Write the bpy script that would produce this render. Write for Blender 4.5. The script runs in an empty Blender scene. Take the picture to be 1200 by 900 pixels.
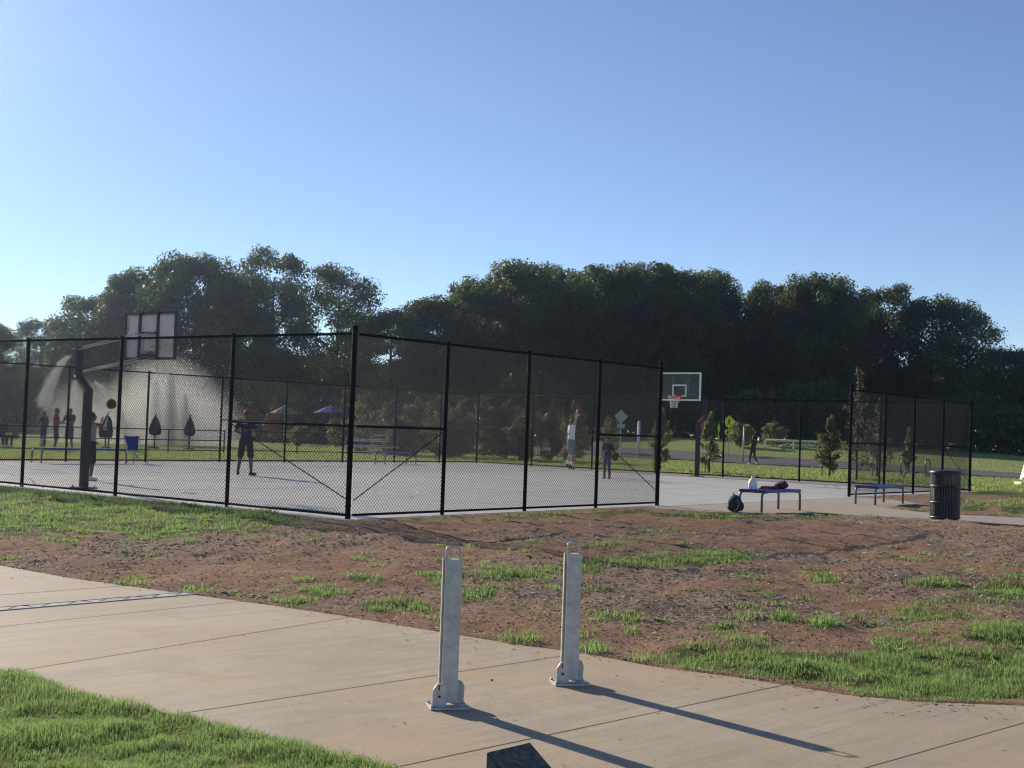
import bpy, bmesh, math, random
import numpy as np
from mathutils import Vector, Matrix

random.seed(7)
rng = np.random.default_rng(11)
R = math.radians
PI = math.pi
C = bpy.context.scene.collection

# ------------------------------------------------------------------ camera geometry
F = 1550.0
PITCH, ROLL, HC = R(2.18), R(2.0), 1.65

def ray(px, py):
    a = (px - 600) / F
    b = (450 - py) / F
    x = a * math.cos(ROLL) - b * math.sin(ROLL)
    y = a * math.sin(ROLL) + b * math.cos(ROLL)
    return np.array([x, math.cos(PITCH) - y * math.sin(PITCH), math.sin(PITCH) + y * math.cos(PITCH)])

def P(px, py, z=0.0):
    d = ray(px, py)
    t = (z - HC) / d[2]
    return np.array([0, 0, HC]) + d * t

def PD(px, py, D):
    d = ray(px, py)
    return np.array([0, 0, HC]) + d * D / d[1]

TH = 0.6568
A0 = np.array([-2.6209, 21.7945])
UU = np.array([math.sin(TH), math.cos(TH)])
VV = np.array([-math.cos(TH), math.sin(TH)])
LEN, WID = 30.45, 22.03
YAW_U = math.atan2(UU[1], UU[0])
YAW_V = math.atan2(VV[1], VV[0])

def xy(u, v):
    return A0 + u * UU + v * VV

def uv_of(x, y):
    dx, dy = x - A0[0], y - A0[1]
    return dx * UU[0] + dy * UU[1], dx * VV[0] + dy * VV[1]

def zc_uv(u, v):
    return 0.17 + 0.0021 * np.clip(u, -20, 40) + 0.0037 * np.clip(v, -20, 40)

# ------------------------------------------------------------------ materials
def new_mat(name):
    m = bpy.data.materials.new(name)
    m.use_nodes = True
    nt = m.node_tree
    nt.nodes.clear()
    out = nt.nodes.new('ShaderNodeOutputMaterial')
    return m, nt, out

def N(nt, typ, **kw):
    n = nt.nodes.new(typ)
    for k, v in kw.items():
        if k in n.inputs.keys():
            n.inputs[k].default_value = v
        else:
            setattr(n, k, v)
    return n

def mixc(nt, fac, a, b, mode='MIX'):
    n = nt.nodes.new('ShaderNodeMix')
    n.data_type = 'RGBA'
    n.blend_type = mode
    for sock, v in ((n.inputs[0], fac), (n.inputs[6], a), (n.inputs[7], b)):
        if hasattr(v, 'is_linked') or isinstance(v, bpy.types.NodeSocket):
            nt.links.new(v, sock)
        elif isinstance(v, (int, float)):
            sock.default_value = v
        else:
            sock.default_value = (*v[:3], 1)
    return n.outputs[2]

def noise(nt, scale, detail=4, rough=0.6, vec=None, dist=0.0):
    n = nt.nodes.new('ShaderNodeTexNoise')
    n.inputs['Scale'].default_value = scale
    n.inputs['Detail'].default_value = detail
    n.inputs['Roughness'].default_value = rough
    n.inputs['Distortion'].default_value = dist
    if vec is not None:
        nt.links.new(vec, n.inputs['Vector'])
    return n.outputs['Fac']

def ramp(nt, fac, p0, p1, c0=(0, 0, 0), c1=(1, 1, 1)):
    n = nt.nodes.new('ShaderNodeValToRGB')
    n.color_ramp.elements[0].position = p0
    n.color_ramp.elements[1].position = p1
    n.color_ramp.elements[0].color = (*c0, 1)
    n.color_ramp.elements[1].color = (*c1, 1)
    nt.links.new(fac, n.inputs[0])
    return n.outputs[0]

def coords(nt, kind='Object', scale=None, rot=None):
    tc = nt.nodes.new('ShaderNodeTexCoord')
    o = tc.outputs[kind]
    if scale or rot:
        mp = nt.nodes.new('ShaderNodeMapping')
        mp.vector_type = 'TEXTURE'
        if scale:
            mp.inputs['Scale'].default_value = tuple(1.0 / q for q in scale)
        if rot:
            mp.inputs['Rotation'].default_value = rot
        nt.links.new(o, mp.inputs['Vector'])
        o = mp.outputs['Vector']
    return o

def mat(name, col, rough=0.6, metal=0.0, var=0.18, scale=9.0, bump=0.0, spec=0.5, dirt=None):
    m, nt, out = new_mat(name)
    b = nt.nodes.new('ShaderNodeBsdfPrincipled')
    co = coords(nt)
    f = noise(nt, scale, 5, 0.65, co)
    lo = tuple(max(0, c * (1 - var)) for c in col)
    hi = tuple(min(1, c * (1 + var)) for c in col)
    c = mixc(nt, ramp(nt, f, 0.3, 0.7), lo, hi)
    if dirt:
        f2 = ramp(nt, noise(nt, scale * 0.4, 6, 0.7, co), 0.52, 0.72)
        c = mixc(nt, f2, c, dirt)
    nt.links.new(c, b.inputs['Base Color'])
    b.inputs['Roughness'].default_value = rough
    b.inputs['Metallic'].default_value = metal
    b.inputs['Specular IOR Level'].default_value = spec
    if bump:
        bp = N(nt, 'ShaderNodeBump')
        bp.inputs['Strength'].default_value = bump
        bp.inputs['Distance'].default_value = 0.01
        nt.links.new(f, bp.inputs['Height'])
        nt.links.new(bp.outputs[0], b.inputs['Normal'])
    nt.links.new(b.outputs[0], out.inputs[0])
    return m

def leaf_mat(name, c0, c1, trans=0.4, rough=0.5, tcol=None):
    m, nt, out = new_mat(name)
    at = N(nt, 'ShaderNodeAttribute', attribute_name='tint')
    oi = nt.nodes.new('ShaderNodeObjectInfo')
    c = mixc(nt, at.outputs['Fac'], c0, c1)
    hs = N(nt, 'ShaderNodeHueSaturation')
    ma = N(nt, 'ShaderNodeMapRange')
    ma.inputs[3].default_value = 0.6
    ma.inputs[4].default_value = 1.4
    nt.links.new(oi.outputs['Random'], ma.inputs[0])
    nt.links.new(ma.outputs[0], hs.inputs['Value'])
    nt.links.new(c, hs.inputs['Color'])
    d = N(nt, 'ShaderNodeBsdfPrincipled')
    d.inputs['Roughness'].default_value = rough
    d.inputs['Specular IOR Level'].default_value = 0.3
    t = N(nt, 'ShaderNodeBsdfTranslucent')
    nt.links.new(hs.outputs[0], d.inputs['Base Color'])
    if tcol:
        tc = mixc(nt, 0.6, hs.outputs[0], tcol)
        nt.links.new(tc, t.inputs['Color'])
    else:
        nt.links.new(hs.outputs[0], t.inputs['Color'])
    mx = N(nt, 'ShaderNodeMixShader')
    mx.inputs[0].default_value = trans
    nt.links.new(d.outputs[0], mx.inputs[1])
    nt.links.new(t.outputs[0], mx.inputs[2])
    nt.links.new(mx.outputs[0], out.inputs[0])
    return m

M = {}
M['black'] = mat('black_coated_steel', (0.011, 0.012, 0.016), 0.8, 0, 0.3, 6, spec=0.03)
M['wire'] = mat('black_vinyl_wire', (0.010, 0.015, 0.026), 0.6, 0, 0.2, 3, spec=0.1)
M['hoopblack'] = mat('hoop_black_paint', (0.014, 0.014, 0.018), 0.45, 0, 0.3, 5)
M['galv'] = mat('galvanised_steel', (0.52, 0.52, 0.50), 0.55, 0.4, 0.2, 16, 0.15, dirt=(0.34, 0.33, 0.31))
M['steel'] = mat('brushed_steel', (0.55, 0.56, 0.58), 0.32, 1.0, 0.1, 10)
M['alu'] = mat('aluminium_plank', (0.6, 0.61, 0.62), 0.35, 0.9, 0.1, 4)
M['blue'] = mat('blue_plastisol', (0.012, 0.035, 0.24), 0.38, 0, 0.2, 12)
M['chairblue'] = mat('blue_canvas', (0.012, 0.04, 0.22), 0.8, 0, 0.2, 14)
M['benchleg'] = mat('bench_leg_grey', (0.13, 0.135, 0.15), 0.35, 0.4, 0.2, 8)
M['can'] = mat('trash_can_grey', (0.032, 0.034, 0.040), 0.42, 0.2, 0.25, 8)
M['liner'] = mat('black_liner', (0.008, 0.008, 0.01), 0.6)
M['white'] = mat('white_paint', (0.78, 0.78, 0.76), 0.45, 0, 0.06, 6)
M['jug'] = mat('milky_plastic', (0.86, 0.86, 0.86), 0.4, 0, 0.03, 6)
M['red'] = mat('red_paint', (0.50, 0.035, 0.02), 0.45, 0, 0.15, 8)
M['redfab'] = mat('red_cotton', (0.26, 0.022, 0.028), 0.9, 0, 0.2, 10)
M['darkred'] = mat('dark_red_cloth', (0.13, 0.014, 0.02), 0.9, 0, 0.2, 10)
M['net'] = mat('white_net_cord', (0.72, 0.70, 0.66), 0.9, 0, 0.1, 10)
M['ball'] = mat('orange_basketball', (0.13, 0.028, 0.014), 0.75, 0, 0.15, 20, 0.2, spec=0.2)
M['ballline'] = mat('basketball_seam', (0.015, 0.012, 0.012), 0.7)
M['yellow'] = mat('fluorescent_yellow_sign', (0.95, 0.97, 0.06), 0.5, 0, 0.06, 5)
M['signback'] = mat('sign_back_grey', (0.42, 0.43, 0.44), 0.45, 0.5, 0.12, 5)
M['cream'] = mat('cream_painted_pipe', (0.95, 0.82, 0.48), 0.5, 0, 0.1, 5)
M['timber'] = mat('weathered_timber', (0.15, 0.145, 0.13), 0.95, 0, 0.6, 55, 1.0, spec=0.1, dirt=(0.27, 0.24, 0.18))
M['navy'] = mat('navy_cotton', (0.022, 0.028, 0.06), 0.9, 0, 0.2, 12)
M['charcoal'] = mat('charcoal_cotton', (0.028, 0.028, 0.032), 0.9, 0, 0.2, 12)
M['denim'] = mat('blue_denim', (0.035, 0.055, 0.14), 0.9, 0, 0.25, 14)
M['grey'] = mat('grey_cotton', (0.22, 0.235, 0.27), 0.9, 0, 0.15, 12)
M['whitefab'] = mat('white_cotton', (0.74, 0.76, 0.80), 0.9, 0, 0.06, 12)
M['paleblue'] = mat('pale_blue_cotton', (0.42, 0.50, 0.58), 0.9, 0, 0.1, 12)
M['shortgrey'] = mat('grey_blue_shorts', (0.15, 0.185, 0.22), 0.9, 0, 0.1, 12)
M['green'] = mat('green_cotton', (0.03, 0.22, 0.09), 0.9, 0, 0.15, 12)
M['skinA'] = mat('brown_skin', (0.13, 0.062, 0.038), 0.55, 0, 0.1, 8)
M['skinB'] = mat('tan_skin', (0.46, 0.25, 0.17), 0.55, 0, 0.08, 8)
M['hair'] = mat('dark_hair', (0.014, 0.010, 0.008), 0.6, 0, 0.3, 40, 0.4)
M['hairbrown'] = mat('brown_hair', (0.14, 0.06, 0.03), 0.6, 0, 0.3, 40, 0.4)
M['eye'] = mat('eye_dark', (0.02, 0.015, 0.012), 0.2)
M['lip'] = mat('lips', (0.22, 0.07, 0.06), 0.5)
M['shoeblack'] = mat('black_shoe', (0.02, 0.02, 0.025), 0.6)
M['shoewhite'] = mat('white_shoe', (0.75, 0.75, 0.75), 0.6)
M['shoered'] = mat('maroon_shoe', (0.20, 0.02, 0.03), 0.6)
M['shoeorange'] = mat('orange_shoe', (0.55, 0.12, 0.03), 0.6)
M['bark'] = mat('bark', (0.045, 0.035, 0.028), 0.95, 0, 0.4, 7, 0.8)
M['stake'] = mat('weathered_stake', (0.25, 0.2, 0.14), 0.9)
M['umbrella'] = mat('dark_umbrella_canvas', (0.012, 0.013, 0.022), 0.95, 0, 0.2, 6, spec=0.05)
M['tan'] = mat('tan_canvas', (0.30, 0.22, 0.13), 0.9, 0, 0.1, 6)
M['bluecanvas'] = mat('blue_canopy', (0.03, 0.08, 0.26), 0.9, 0, 0.1, 6)
M['drain'] = mat('worn_pale_grate', (0.46, 0.43, 0.39), 0.75, 0, 0.3, 5, spec=0.2, dirt=(0.2, 0.17, 0.15))
M['stone'] = mat('river_stone', (0.26, 0.20, 0.155), 0.9, 0, 0.3, 20, 0.3)
M['oak'] = leaf_mat('oak_leaves', (0.018, 0.032, 0.012), (0.075, 0.098, 0.026), 0.42, tcol=(0.18, 0.26, 0.045))
M['oakpale'] = leaf_mat('paler_oak_leaves', (0.035, 0.055, 0.02), (0.085, 0.11, 0.035), 0.35, tcol=(0.16, 0.2, 0.04))
M['young'] = leaf_mat('young_tree_leaves', (0.08, 0.115, 0.045), (0.19, 0.21, 0.085), 0.42, tcol=(0.34, 0.36, 0.10))
M['rust'] = leaf_mat('thin_brown_leaves', (0.10, 0.085, 0.055), (0.20, 0.165, 0.10), 0.35, tcol=(0.28, 0.22, 0.11))
M['hedge'] = leaf_mat('hedge_leaves', (0.07, 0.078, 0.040), (0.19, 0.185, 0.105), 0.42, tcol=(0.30, 0.28, 0.14))
M['orange'] = leaf_mat('autumn_leaves', (0.15, 0.09, 0.045), (0.25, 0.15, 0.075), 0.4, tcol=(0.32, 0.18, 0.08))
M['grass'] = leaf_mat('grass_blades', (0.082, 0.15, 0.045), (0.27, 0.345, 0.135), 0.5, 0.85, tcol=(0.42, 0.60, 0.18))
M['straw'] = leaf_mat('dry_grass_blades', (0.26, 0.21, 0.10), (0.48, 0.40, 0.23), 0.3, 0.9, tcol=(0.5, 0.4, 0.2))
M['lawnblade'] = leaf_mat('lawn_blades', (0.17, 0.235, 0.065), (0.33, 0.39, 0.13), 0.5, 0.85, tcol=(0.45, 0.56, 0.14))
M['chips'] = leaf_mat('wood_chips', (0.09, 0.06, 0.045), (0.72, 0.60, 0.48), 0.0, 0.9)

def glass_mat(name, white, fac):
    m, nt, out = new_mat(name)
    t = N(nt, 'ShaderNodeBsdfTransparent')
    d = N(nt, 'ShaderNodeBsdfDiffuse')
    tl = N(nt, 'ShaderNodeBsdfTranslucent')
    g = N(nt, 'ShaderNodeBsdfGlossy')
    g.inputs['Roughness'].default_value = 0.06
    co = coords(nt)
    f = ramp(nt, noise(nt, 2.5, 4, 0.6, co), 0.3, 0.75, (white * 0.7,) * 3, (white,) * 3)
    nt.links.new(f, d.inputs['Color'])
    nt.links.new(f, tl.inputs['Color'])
    m1 = N(nt, 'ShaderNodeMixShader')
    m1.inputs[0].default_value = 0.5
    nt.links.new(d.outputs[0], m1.inputs[1])
    nt.links.new(tl.outputs[0], m1.inputs[2])
    m2 = N(nt, 'ShaderNodeMixShader')
    m2.inputs[0].default_value = fac
    nt.links.new(t.outputs[0], m2.inputs[1])
    nt.links.new(m1.outputs[0], m2.inputs[2])
    m3 = N(nt, 'ShaderNodeMixShader')
    m3.inputs[0].default_value = 0.018
    nt.links.new(m2.outputs[0], m3.inputs[1])
    nt.links.new(g.outputs[0], m3.inputs[2])
    nt.links.new(m3.outputs[0], out.inputs[0])
    return m
M['glass'] = glass_mat('backboard_glass', 0.4, 0.018)
M['dustyglass'] = glass_mat('dusty_backboard_glass', 0.62, 0.42)

def water_mat():
    m, nt, out = new_mat('water_droplets')
    d = N(nt, 'ShaderNodeBsdfDiffuse', Color=(0.85, 0.87, 0.9, 1))
    t = N(nt, 'ShaderNodeBsdfTranslucent', Color=(0.95, 0.93, 0.88, 1))
    x = N(nt, 'ShaderNodeMixShader')
    x.inputs[0].default_value = 0.7
    nt.links.new(d.outputs[0], x.inputs[1])
    nt.links.new(t.outputs[0], x.inputs[2])
    nt.links.new(x.outputs[0], out.inputs[0])
    return m
M['water'] = water_mat()

def concrete(name, base, warm, stain, rough=0.75, streak_rot=0.0, streak=0.5, spec=0.4):
    m, nt, out = new_mat(name)
    b = N(nt, 'ShaderNodeBsdfPrincipled')
    co = coords(nt)
    big = noise(nt, 0.35, 5, 0.6, co, 0.4)
    c = mixc(nt, ramp(nt, big, 0.42, 0.58), base, warm)
    mp = coords(nt, 'Object', (0.55, 9.0, 1.0), (0, 0, streak_rot))
    st = noise(nt, 1.0, 6, 0.65, mp)
    c = mixc(nt, ramp(nt, st, 0.44, 0.62, (0, 0, 0), (streak,) * 3), c, tuple(x * 0.62 for x in base))
    s2 = noise(nt, 1.0, 5, 0.6, coords(nt, 'Object', (0.28, 1.6, 1.0), (0, 0, streak_rot)), 0.5)
    c = mixc(nt, ramp(nt, s2, 0.50, 0.66, (0, 0, 0), (0.75,) * 3), c, stain)
    s3 = noise(nt, 1.0, 6, 0.7, coords(nt, 'Object', (1.1, 30.0, 1.0), (0, 0, streak_rot)))
    c = mixc(nt, ramp(nt, s3, 0.42, 0.66, (0, 0, 0), (0.4,) * 3), c, warm)
    blot = noise(nt, 1.3, 6, 0.7, co, 0.8)
    c = mixc(nt, ramp(nt, blot, 0.48, 0.64, (0, 0, 0), (0.6,) * 3), c, tuple(x * 0.68 for x in base))
    oc = noise(nt, 0.8, 3, 0.5, coords(nt, 'Object', (1, 1, 1), (0, 0, 0.7)))
    c = mixc(nt, ramp(nt, oc, 0.52, 0.68, (0, 0, 0), (0.8,) * 3), c, stain)
    fine = noise(nt, 70, 4, 0.75, co)
    c = mixc(nt, 0.45, c, ramp(nt, fine, 0.25, 0.75, tuple(x * .55 for x in base), tuple(min(1, x * 1.35) for x in base)))
    sp = noise(nt, 26, 2, 0.5, co)
    c = mixc(nt, ramp(nt, sp, 0.70, 0.76, (0, 0, 0), (0.5,) * 3), c, tuple(x * .45 for x in base))
    nt.links.new(c, b.inputs['Base Color'])
    b.inputs['Roughness'].default_value = rough
    b.inputs['Specular IOR Level'].default_value = spec
    mb = coords(nt, 'Object', (3, 60, 1), (0, 0, streak_rot))
    bh = noise(nt, 3.0, 3, 0.6, mb)
    bp = N(nt, 'ShaderNodeBump')
    bp.inputs['Strength'].default_value = 0.35
    bp.inputs['Distance'].default_value = 0.004
    nt.links.new(bh, bp.inputs['Height'])
    nt.links.new(bp.outputs[0], b.inputs['Normal'])
    nt.links.new(b.outputs[0], out.inputs[0])
    return m
M['path'] = concrete('path_concrete', (0.40, 0.322, 0.222), (0.52, 0.43, 0.305), (0.52, 0.325, 0.175), 0.8, R(47), 0.6)
M['court'] = concrete('court_concrete', (0.55, 0.515, 0.415), (0.66, 0.615, 0.50), (0.58, 0.49, 0.355), 0.45, R(52), 0.4, spec=0.6)
M['walk'] = concrete('walk_concrete', (0.37, 0.30, 0.235), (0.45, 0.375, 0.30), (0.40, 0.27, 0.17), 0.8, R(52), 0.4)
M['asphalt'] = concrete('road_asphalt', (0.085, 0.083, 0.085), (0.115, 0.112, 0.11), (0.10, 0.092, 0.085), 0.8, 0, 0.3)
M['line'] = mat('worn_line_paint', (0.80, 0.80, 0.78), 0.5, 0, 0.15, 3, dirt=(0.55, 0.53, 0.50))
M['crack'] = mat('crack_filler', (0.06, 0.055, 0.05), 0.8)

def ground_mat():
    m, nt, out = new_mat('ground_soil_and_grass')
    b = N(nt, 'ShaderNodeBsdfPrincipled')
    b.inputs['Roughness'].default_value = 0.95
    b.inputs['Specular IOR Level'].default_value = 0.1
    co = coords(nt)
    n1 = noise(nt, 0.55, 5, 0.6, co, 0.5)
    n2 = noise(nt, 7, 6, 0.75, co)
    n3 = noise(nt, 38, 4, 0.75, co)
    soil = mixc(nt, ramp(nt, n1, 0.35, 0.65), (0.31, 0.178, 0.108), (0.46, 0.265, 0.160))
    soil = mixc(nt, ramp(nt, n2, 0.38, 0.66, (0, 0, 0), (0.7,) * 3), soil, (0.235, 0.138, 0.088))
    soil = mixc(nt, ramp(nt, n3, 0.52, 0.70, (0, 0, 0), (0.6,) * 3), soil, (0.50, 0.35, 0.25))
    mu = N(nt, 'ShaderNodeAttribute', attribute_name='mulch')
    mulch = mixc(nt, ramp(nt, n3, 0.35, 0.7), (0.20, 0.135, 0.09), (0.56, 0.405, 0.28))
    c = mixc(nt, mu.outputs['Fac'], soil, mulch)
    gr = N(nt, 'ShaderNodeAttribute', attribute_name='grass')
    g1 = mixc(nt, ramp(nt, n2, 0.3, 0.7), (0.075, 0.098, 0.030), (0.15, 0.175, 0.060))
    g1 = mixc(nt, ramp(nt, noise(nt, 0.22, 4, 0.6, co), 0.4, 0.65), g1, (0.085, 0.095, 0.022))
    fa = N(nt, 'ShaderNodeAttribute', attribute_name='lawn')
    lw = mixc(nt, ramp(nt, noise(nt, 1.4, 6, 0.75, coords(nt, 'Object', (0.3, 1, 1))), 0.35, 0.65), (0.18, 0.23, 0.07), (0.31, 0.36, 0.125))
    g1 = mixc(nt, fa.outputs['Fac'], g1, lw)
    mth = N(nt, 'ShaderNodeMath', operation='MULTIPLY_ADD')
    nt.links.new(n2, mth.inputs[0])
    mth.inputs[1].default_value = 0.5
    nt.links.new(gr.outputs['Fac'], mth.inputs[2])
    c = mixc(nt, ramp(nt, mth.outputs[0], 0.58, 0.86), c, g1)
    nt.links.new(c, b.inputs['Base Color'])
    add = N(nt, 'ShaderNodeMath', operation='ADD')
    nt.links.new(n2, add.inputs[0])
    nt.links.new(n3, add.inputs[1])
    bp = N(nt, 'ShaderNodeBump')
    bp.inputs['Strength'].default_value = 0.9
    bp.inputs['Distance'].default_value = 0.05
    nt.links.new(add.outputs[0], bp.inputs['Height'])
    nt.links.new(bp.outputs[0], b.inputs['Normal'])
    nt.links.new(b.outputs[0], out.inputs[0])
    return m
M['ground'] = ground_mat()

# ------------------------------------------------------------------ mesh builder
def frame(d):
    d = Vector(d).normalized()
    a = Vector((0, 0, 1)) if abs(d.z) < 0.95 else Vector((1, 0, 0))
    x = d.cross(a).normalized()
    return x, x.cross(d).normalized(), d

class MB:
    def __init__(s):
        s.v, s.f, s.sm = [], [], []

    def add(s, vs, fs, smooth=False):
        b = len(s.v)
        s.v += [tuple(map(float, q)) for q in vs]
        s.f += [tuple(b + i for i in q) for q in fs]
        s.sm += [smooth] * len(fs)
        return s

    def box(s, c, size, rot=None, taper=1.0):
        hx, hy, hz = size[0] / 2, size[1] / 2, size[2] / 2
        vs = [Vector((sx * hx * (taper if sz > 0 else 1), sy * hy * (taper if sz > 0 else 1), sz * hz)) for sz in (-1, 1) for sy in (-1, 1) for sx in (-1, 1)]
        if rot is not None:
            vs = [rot @ q for q in vs]
        c = Vector(c)
        return s.add([q + c for q in vs], [(0, 2, 3, 1), (4, 5, 7, 6), (0, 1, 5, 4), (2, 6, 7, 3), (0, 4, 6, 2), (1, 3, 7, 5)])

    def cbox(s, c, size, ch=0.006, rot=None):
        # a box with chamfered vertical and horizontal edges
        bm = bmesh.new()
        bmesh.ops.create_cube(bm, size=1.0)
        for q in bm.verts:
            q.co = Vector((q.co.x * size[0], q.co.y * size[1], q.co.z * size[2]))
        bmesh.ops.bevel(bm, geom=bm.edges[:], offset=ch, segments=2, affect='EDGES', profile=0.6)
        bm.verts.index_update()
        c = Vector(c)
        s.add([((rot @ q.co) if rot is not None else q.co) + c for q in bm.verts], [tuple(x.index for x in f.verts) for f in bm.faces])
        bm.free()
        return s

    def tube(s, p0, p1, r0, r1=None, n=10, caps=True):
        return s.path([p0, p1], [r0, r0 if r1 is None else r1], n, caps)

    def path(s, pts, r, n=8, caps=True, closed=False):
        pts = [Vector(p) for p in pts]
        rr = r if isinstance(r, (list, tuple)) else [r] * len(pts)
        vs, fs = [], []
        k = len(pts)
        px = None
        for i, p in enumerate(pts):
            if closed:
                d = (pts[(i + 1) % k] - pts[i - 1])
            else:
                d = pts[min(i + 1, k - 1)] - pts[max(i - 1, 0)]
            d.normalize()
            if px is None:
                x, y, _ = frame(d)
            else:
                x = px - d * px.dot(d)
                x = x.normalized() if x.length > 1e-6 else frame(d)[0]
                y = d.cross(x) * -1
                y = x.cross(d)
            px = x
            for j in range(n):
                a = 2 * PI * j / n
                vs.append(p + (x * math.cos(a) + y * math.sin(a)) * rr[i])
        m = k if closed else k - 1
        for i in range(m):
            i2 = (i + 1) % k
            for j in range(n):
                j2 = (j + 1) % n
                fs.append((i * n + j, i * n + j2, i2 * n + j2, i2 * n + j))
        s.add(vs, fs, n > 5)
        if caps and not closed:
            b = len(s.v) - len(vs)
            s.f.append(tuple(b + j for j in reversed(range(n))))
            s.f.append(tuple(b + (k - 1) * n + j for j in range(n)))
            s.sm += [False, False]
        return s

    def ell(s, c, rad, rot=None, nu=16, nv=10):
        c = Vector(c)
        vs, fs = [], []
        for i in range(1, nv):
            t = PI * i / nv
            for j in range(nu):
                a = 2 * PI * j / nu
                q = Vector((math.sin(t) * math.cos(a) * rad[0], math.sin(t) * math.sin(a) * rad[1], math.cos(t) * rad[2]))
                vs.append((rot @ q if rot is not None else q) + c)
        t0, t1 = Vector((0, 0, rad[2])), Vector((0, 0, -rad[2]))
        vs += [(rot @ t0 if rot is not None else t0) + c, (rot @ t1 if rot is not None else t1) + c]
        a, b = len(vs) - 2, len(vs) - 1
        for j in range(nu):
            j2 = (j + 1) % nu
            fs.append((a, j, j2))
            for i in range(nv - 2):
                fs.append((i * nu + j, (i + 1) * nu + j, (i + 1) * nu + j2, i * nu + j2))
            fs.append((b, (nv - 2) * nu + j2, (nv - 2) * nu + j))
        return s.add(vs, fs, True)

    def cap(s, p0, p1, r0, r1, n=12):
        # tapered capsule, closed
        p0, p1 = Vector(p0), Vector(p1)
        d = (p1 - p0)
        L = d.length
        d.normalize()
        pts, rr = [], []
        for a in (85, 60, 35, 12):
            pts.append(p0 - d * r0 * math.sin(R(a)))
            rr.append(r0 * math.cos(R(a)))
        pts.append(p0 + d * L * 0.5)
        rr.append((r0 + r1) / 2)
        for a in (12, 35, 60, 85):
            pts.append(p1 + d * r1 * math.sin(R(a)))
            rr.append(r1 * math.cos(R(a)))
        return s.path(pts, rr, n)

    def lathe(s, prof, c=(0, 0, 0), n=24, caps=True):
        vs, fs = [], []
        c = Vector(c)
        for r, z in prof:
            for j in range(n):
                a = 2 * PI * j / n
                vs.append(c + Vector((r * math.cos(a), r * math.sin(a), z)))
        k = len(prof)
        for i in range(k - 1):
            for j in range(n):
                j2 = (j + 1) % n
                fs.append((i * n + j, i * n + j2, (i + 1) * n + j2, (i + 1) * n + j))
        s.add(vs, fs, True)
        if caps:
            b = len(s.v) - len(vs)
            s.f.append(tuple(b + j for j in reversed(range(n))))
            s.f.append(tuple(b + (k - 1) * n + j for j in range(n)))
            s.sm += [False, False]
        return s

    def prism(s, poly, z0, z1, mx=None):
        # poly in local xy, extruded along z; mx optional matrix
        n = len(poly)
        vs = [Vector((p[0], p[1], z0)) for p in poly] + [Vector((p[0], p[1], z1)) for p in poly]
        if mx is not None:
            vs = [mx @ q for q in vs]
        fs = [tuple(reversed(range(n))), tuple(range(n, 2 * n))]
        for i in range(n):
            j = (i + 1) % n
            fs.append((i, j, n + j, n + i))
        return s.add(vs, fs)

    def build(s, name, m, parent=None):
        me = bpy.data.meshes.new(name)
        me.from_pydata(s.v, [], s.f)
        me.polygons.foreach_set('use_smooth', s.sm)
        me.materials.append(m)
        me.update()
        o = bpy.data.objects.new(name, me)
        C.objects.link(o)
        if parent is not None:
            o.parent = parent
        return o

def np_mesh(name, verts, faces, m, parent=None, tint=None, smooth=False):
    k = faces.shape[1]
    me = bpy.data.meshes.new(name)
    me.vertices.add(len(verts))
    me.vertices.foreach_set('co', verts.astype(np.float32).ravel())
    me.loops.add(faces.size)
    me.loops.foreach_set('vertex_index', faces.astype(np.int32).ravel())
    me.polygons.add(len(faces))
    me.polygons.foreach_set('loop_start', np.arange(0, faces.size, k, dtype=np.int32))
    me.polygons.foreach_set('loop_total', np.full(len(faces), k, dtype=np.int32))
    if smooth:
        me.polygons.foreach_set('use_smooth', np.ones(len(faces), dtype=bool))
    me.materials.append(m)
    if tint is not None:
        at = me.attributes.new('tint', 'FLOAT', 'FACE')
        at.data.foreach_set('value', tint.astype(np.float32))
    me.update(calc_edges=True)
    o = bpy.data.objects.new(name, me)
    C.objects.link(o)
    if parent is not None:
        o.parent = parent
    return o

def tag(o, label, cat, group=None, kind=None):
    if label:
        o['label'] = label
    if cat:
        o['category'] = cat
    if group:
        o['group'] = group
    if kind:
        o['kind'] = kind
    return o

def thing(name, label, cat, loc=(0, 0, 0), rz=0.0, group=None):
    o = bpy.data.objects.new(name, None)
    o.empty_display_size = 0.2
    C.objects.link(o)
    o.location = Vector([float(q) for q in loc])
    o.rotation_euler = (0, 0, rz)
    return tag(o, label, cat, group)

def dup(root, loc, rz, label):
    r = root.copy()
    C.objects.link(r)
    r.location = Vector([float(q) for q in loc])
    r.rotation_euler = (0, 0, rz)
    r['label'] = label
    for ch in root.children:
        c = ch.copy()
        C.objects.link(c)
        c.parent = r
        for g in ch.children:
            d = g.copy()
            C.objects.link(d)
            d.parent = c
    return r

# ------------------------------------------------------------------ terrain
def smooth(t):
    t = np.clip(t, 0, 1)
    return t * t * (3 - 2 * t)

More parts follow.
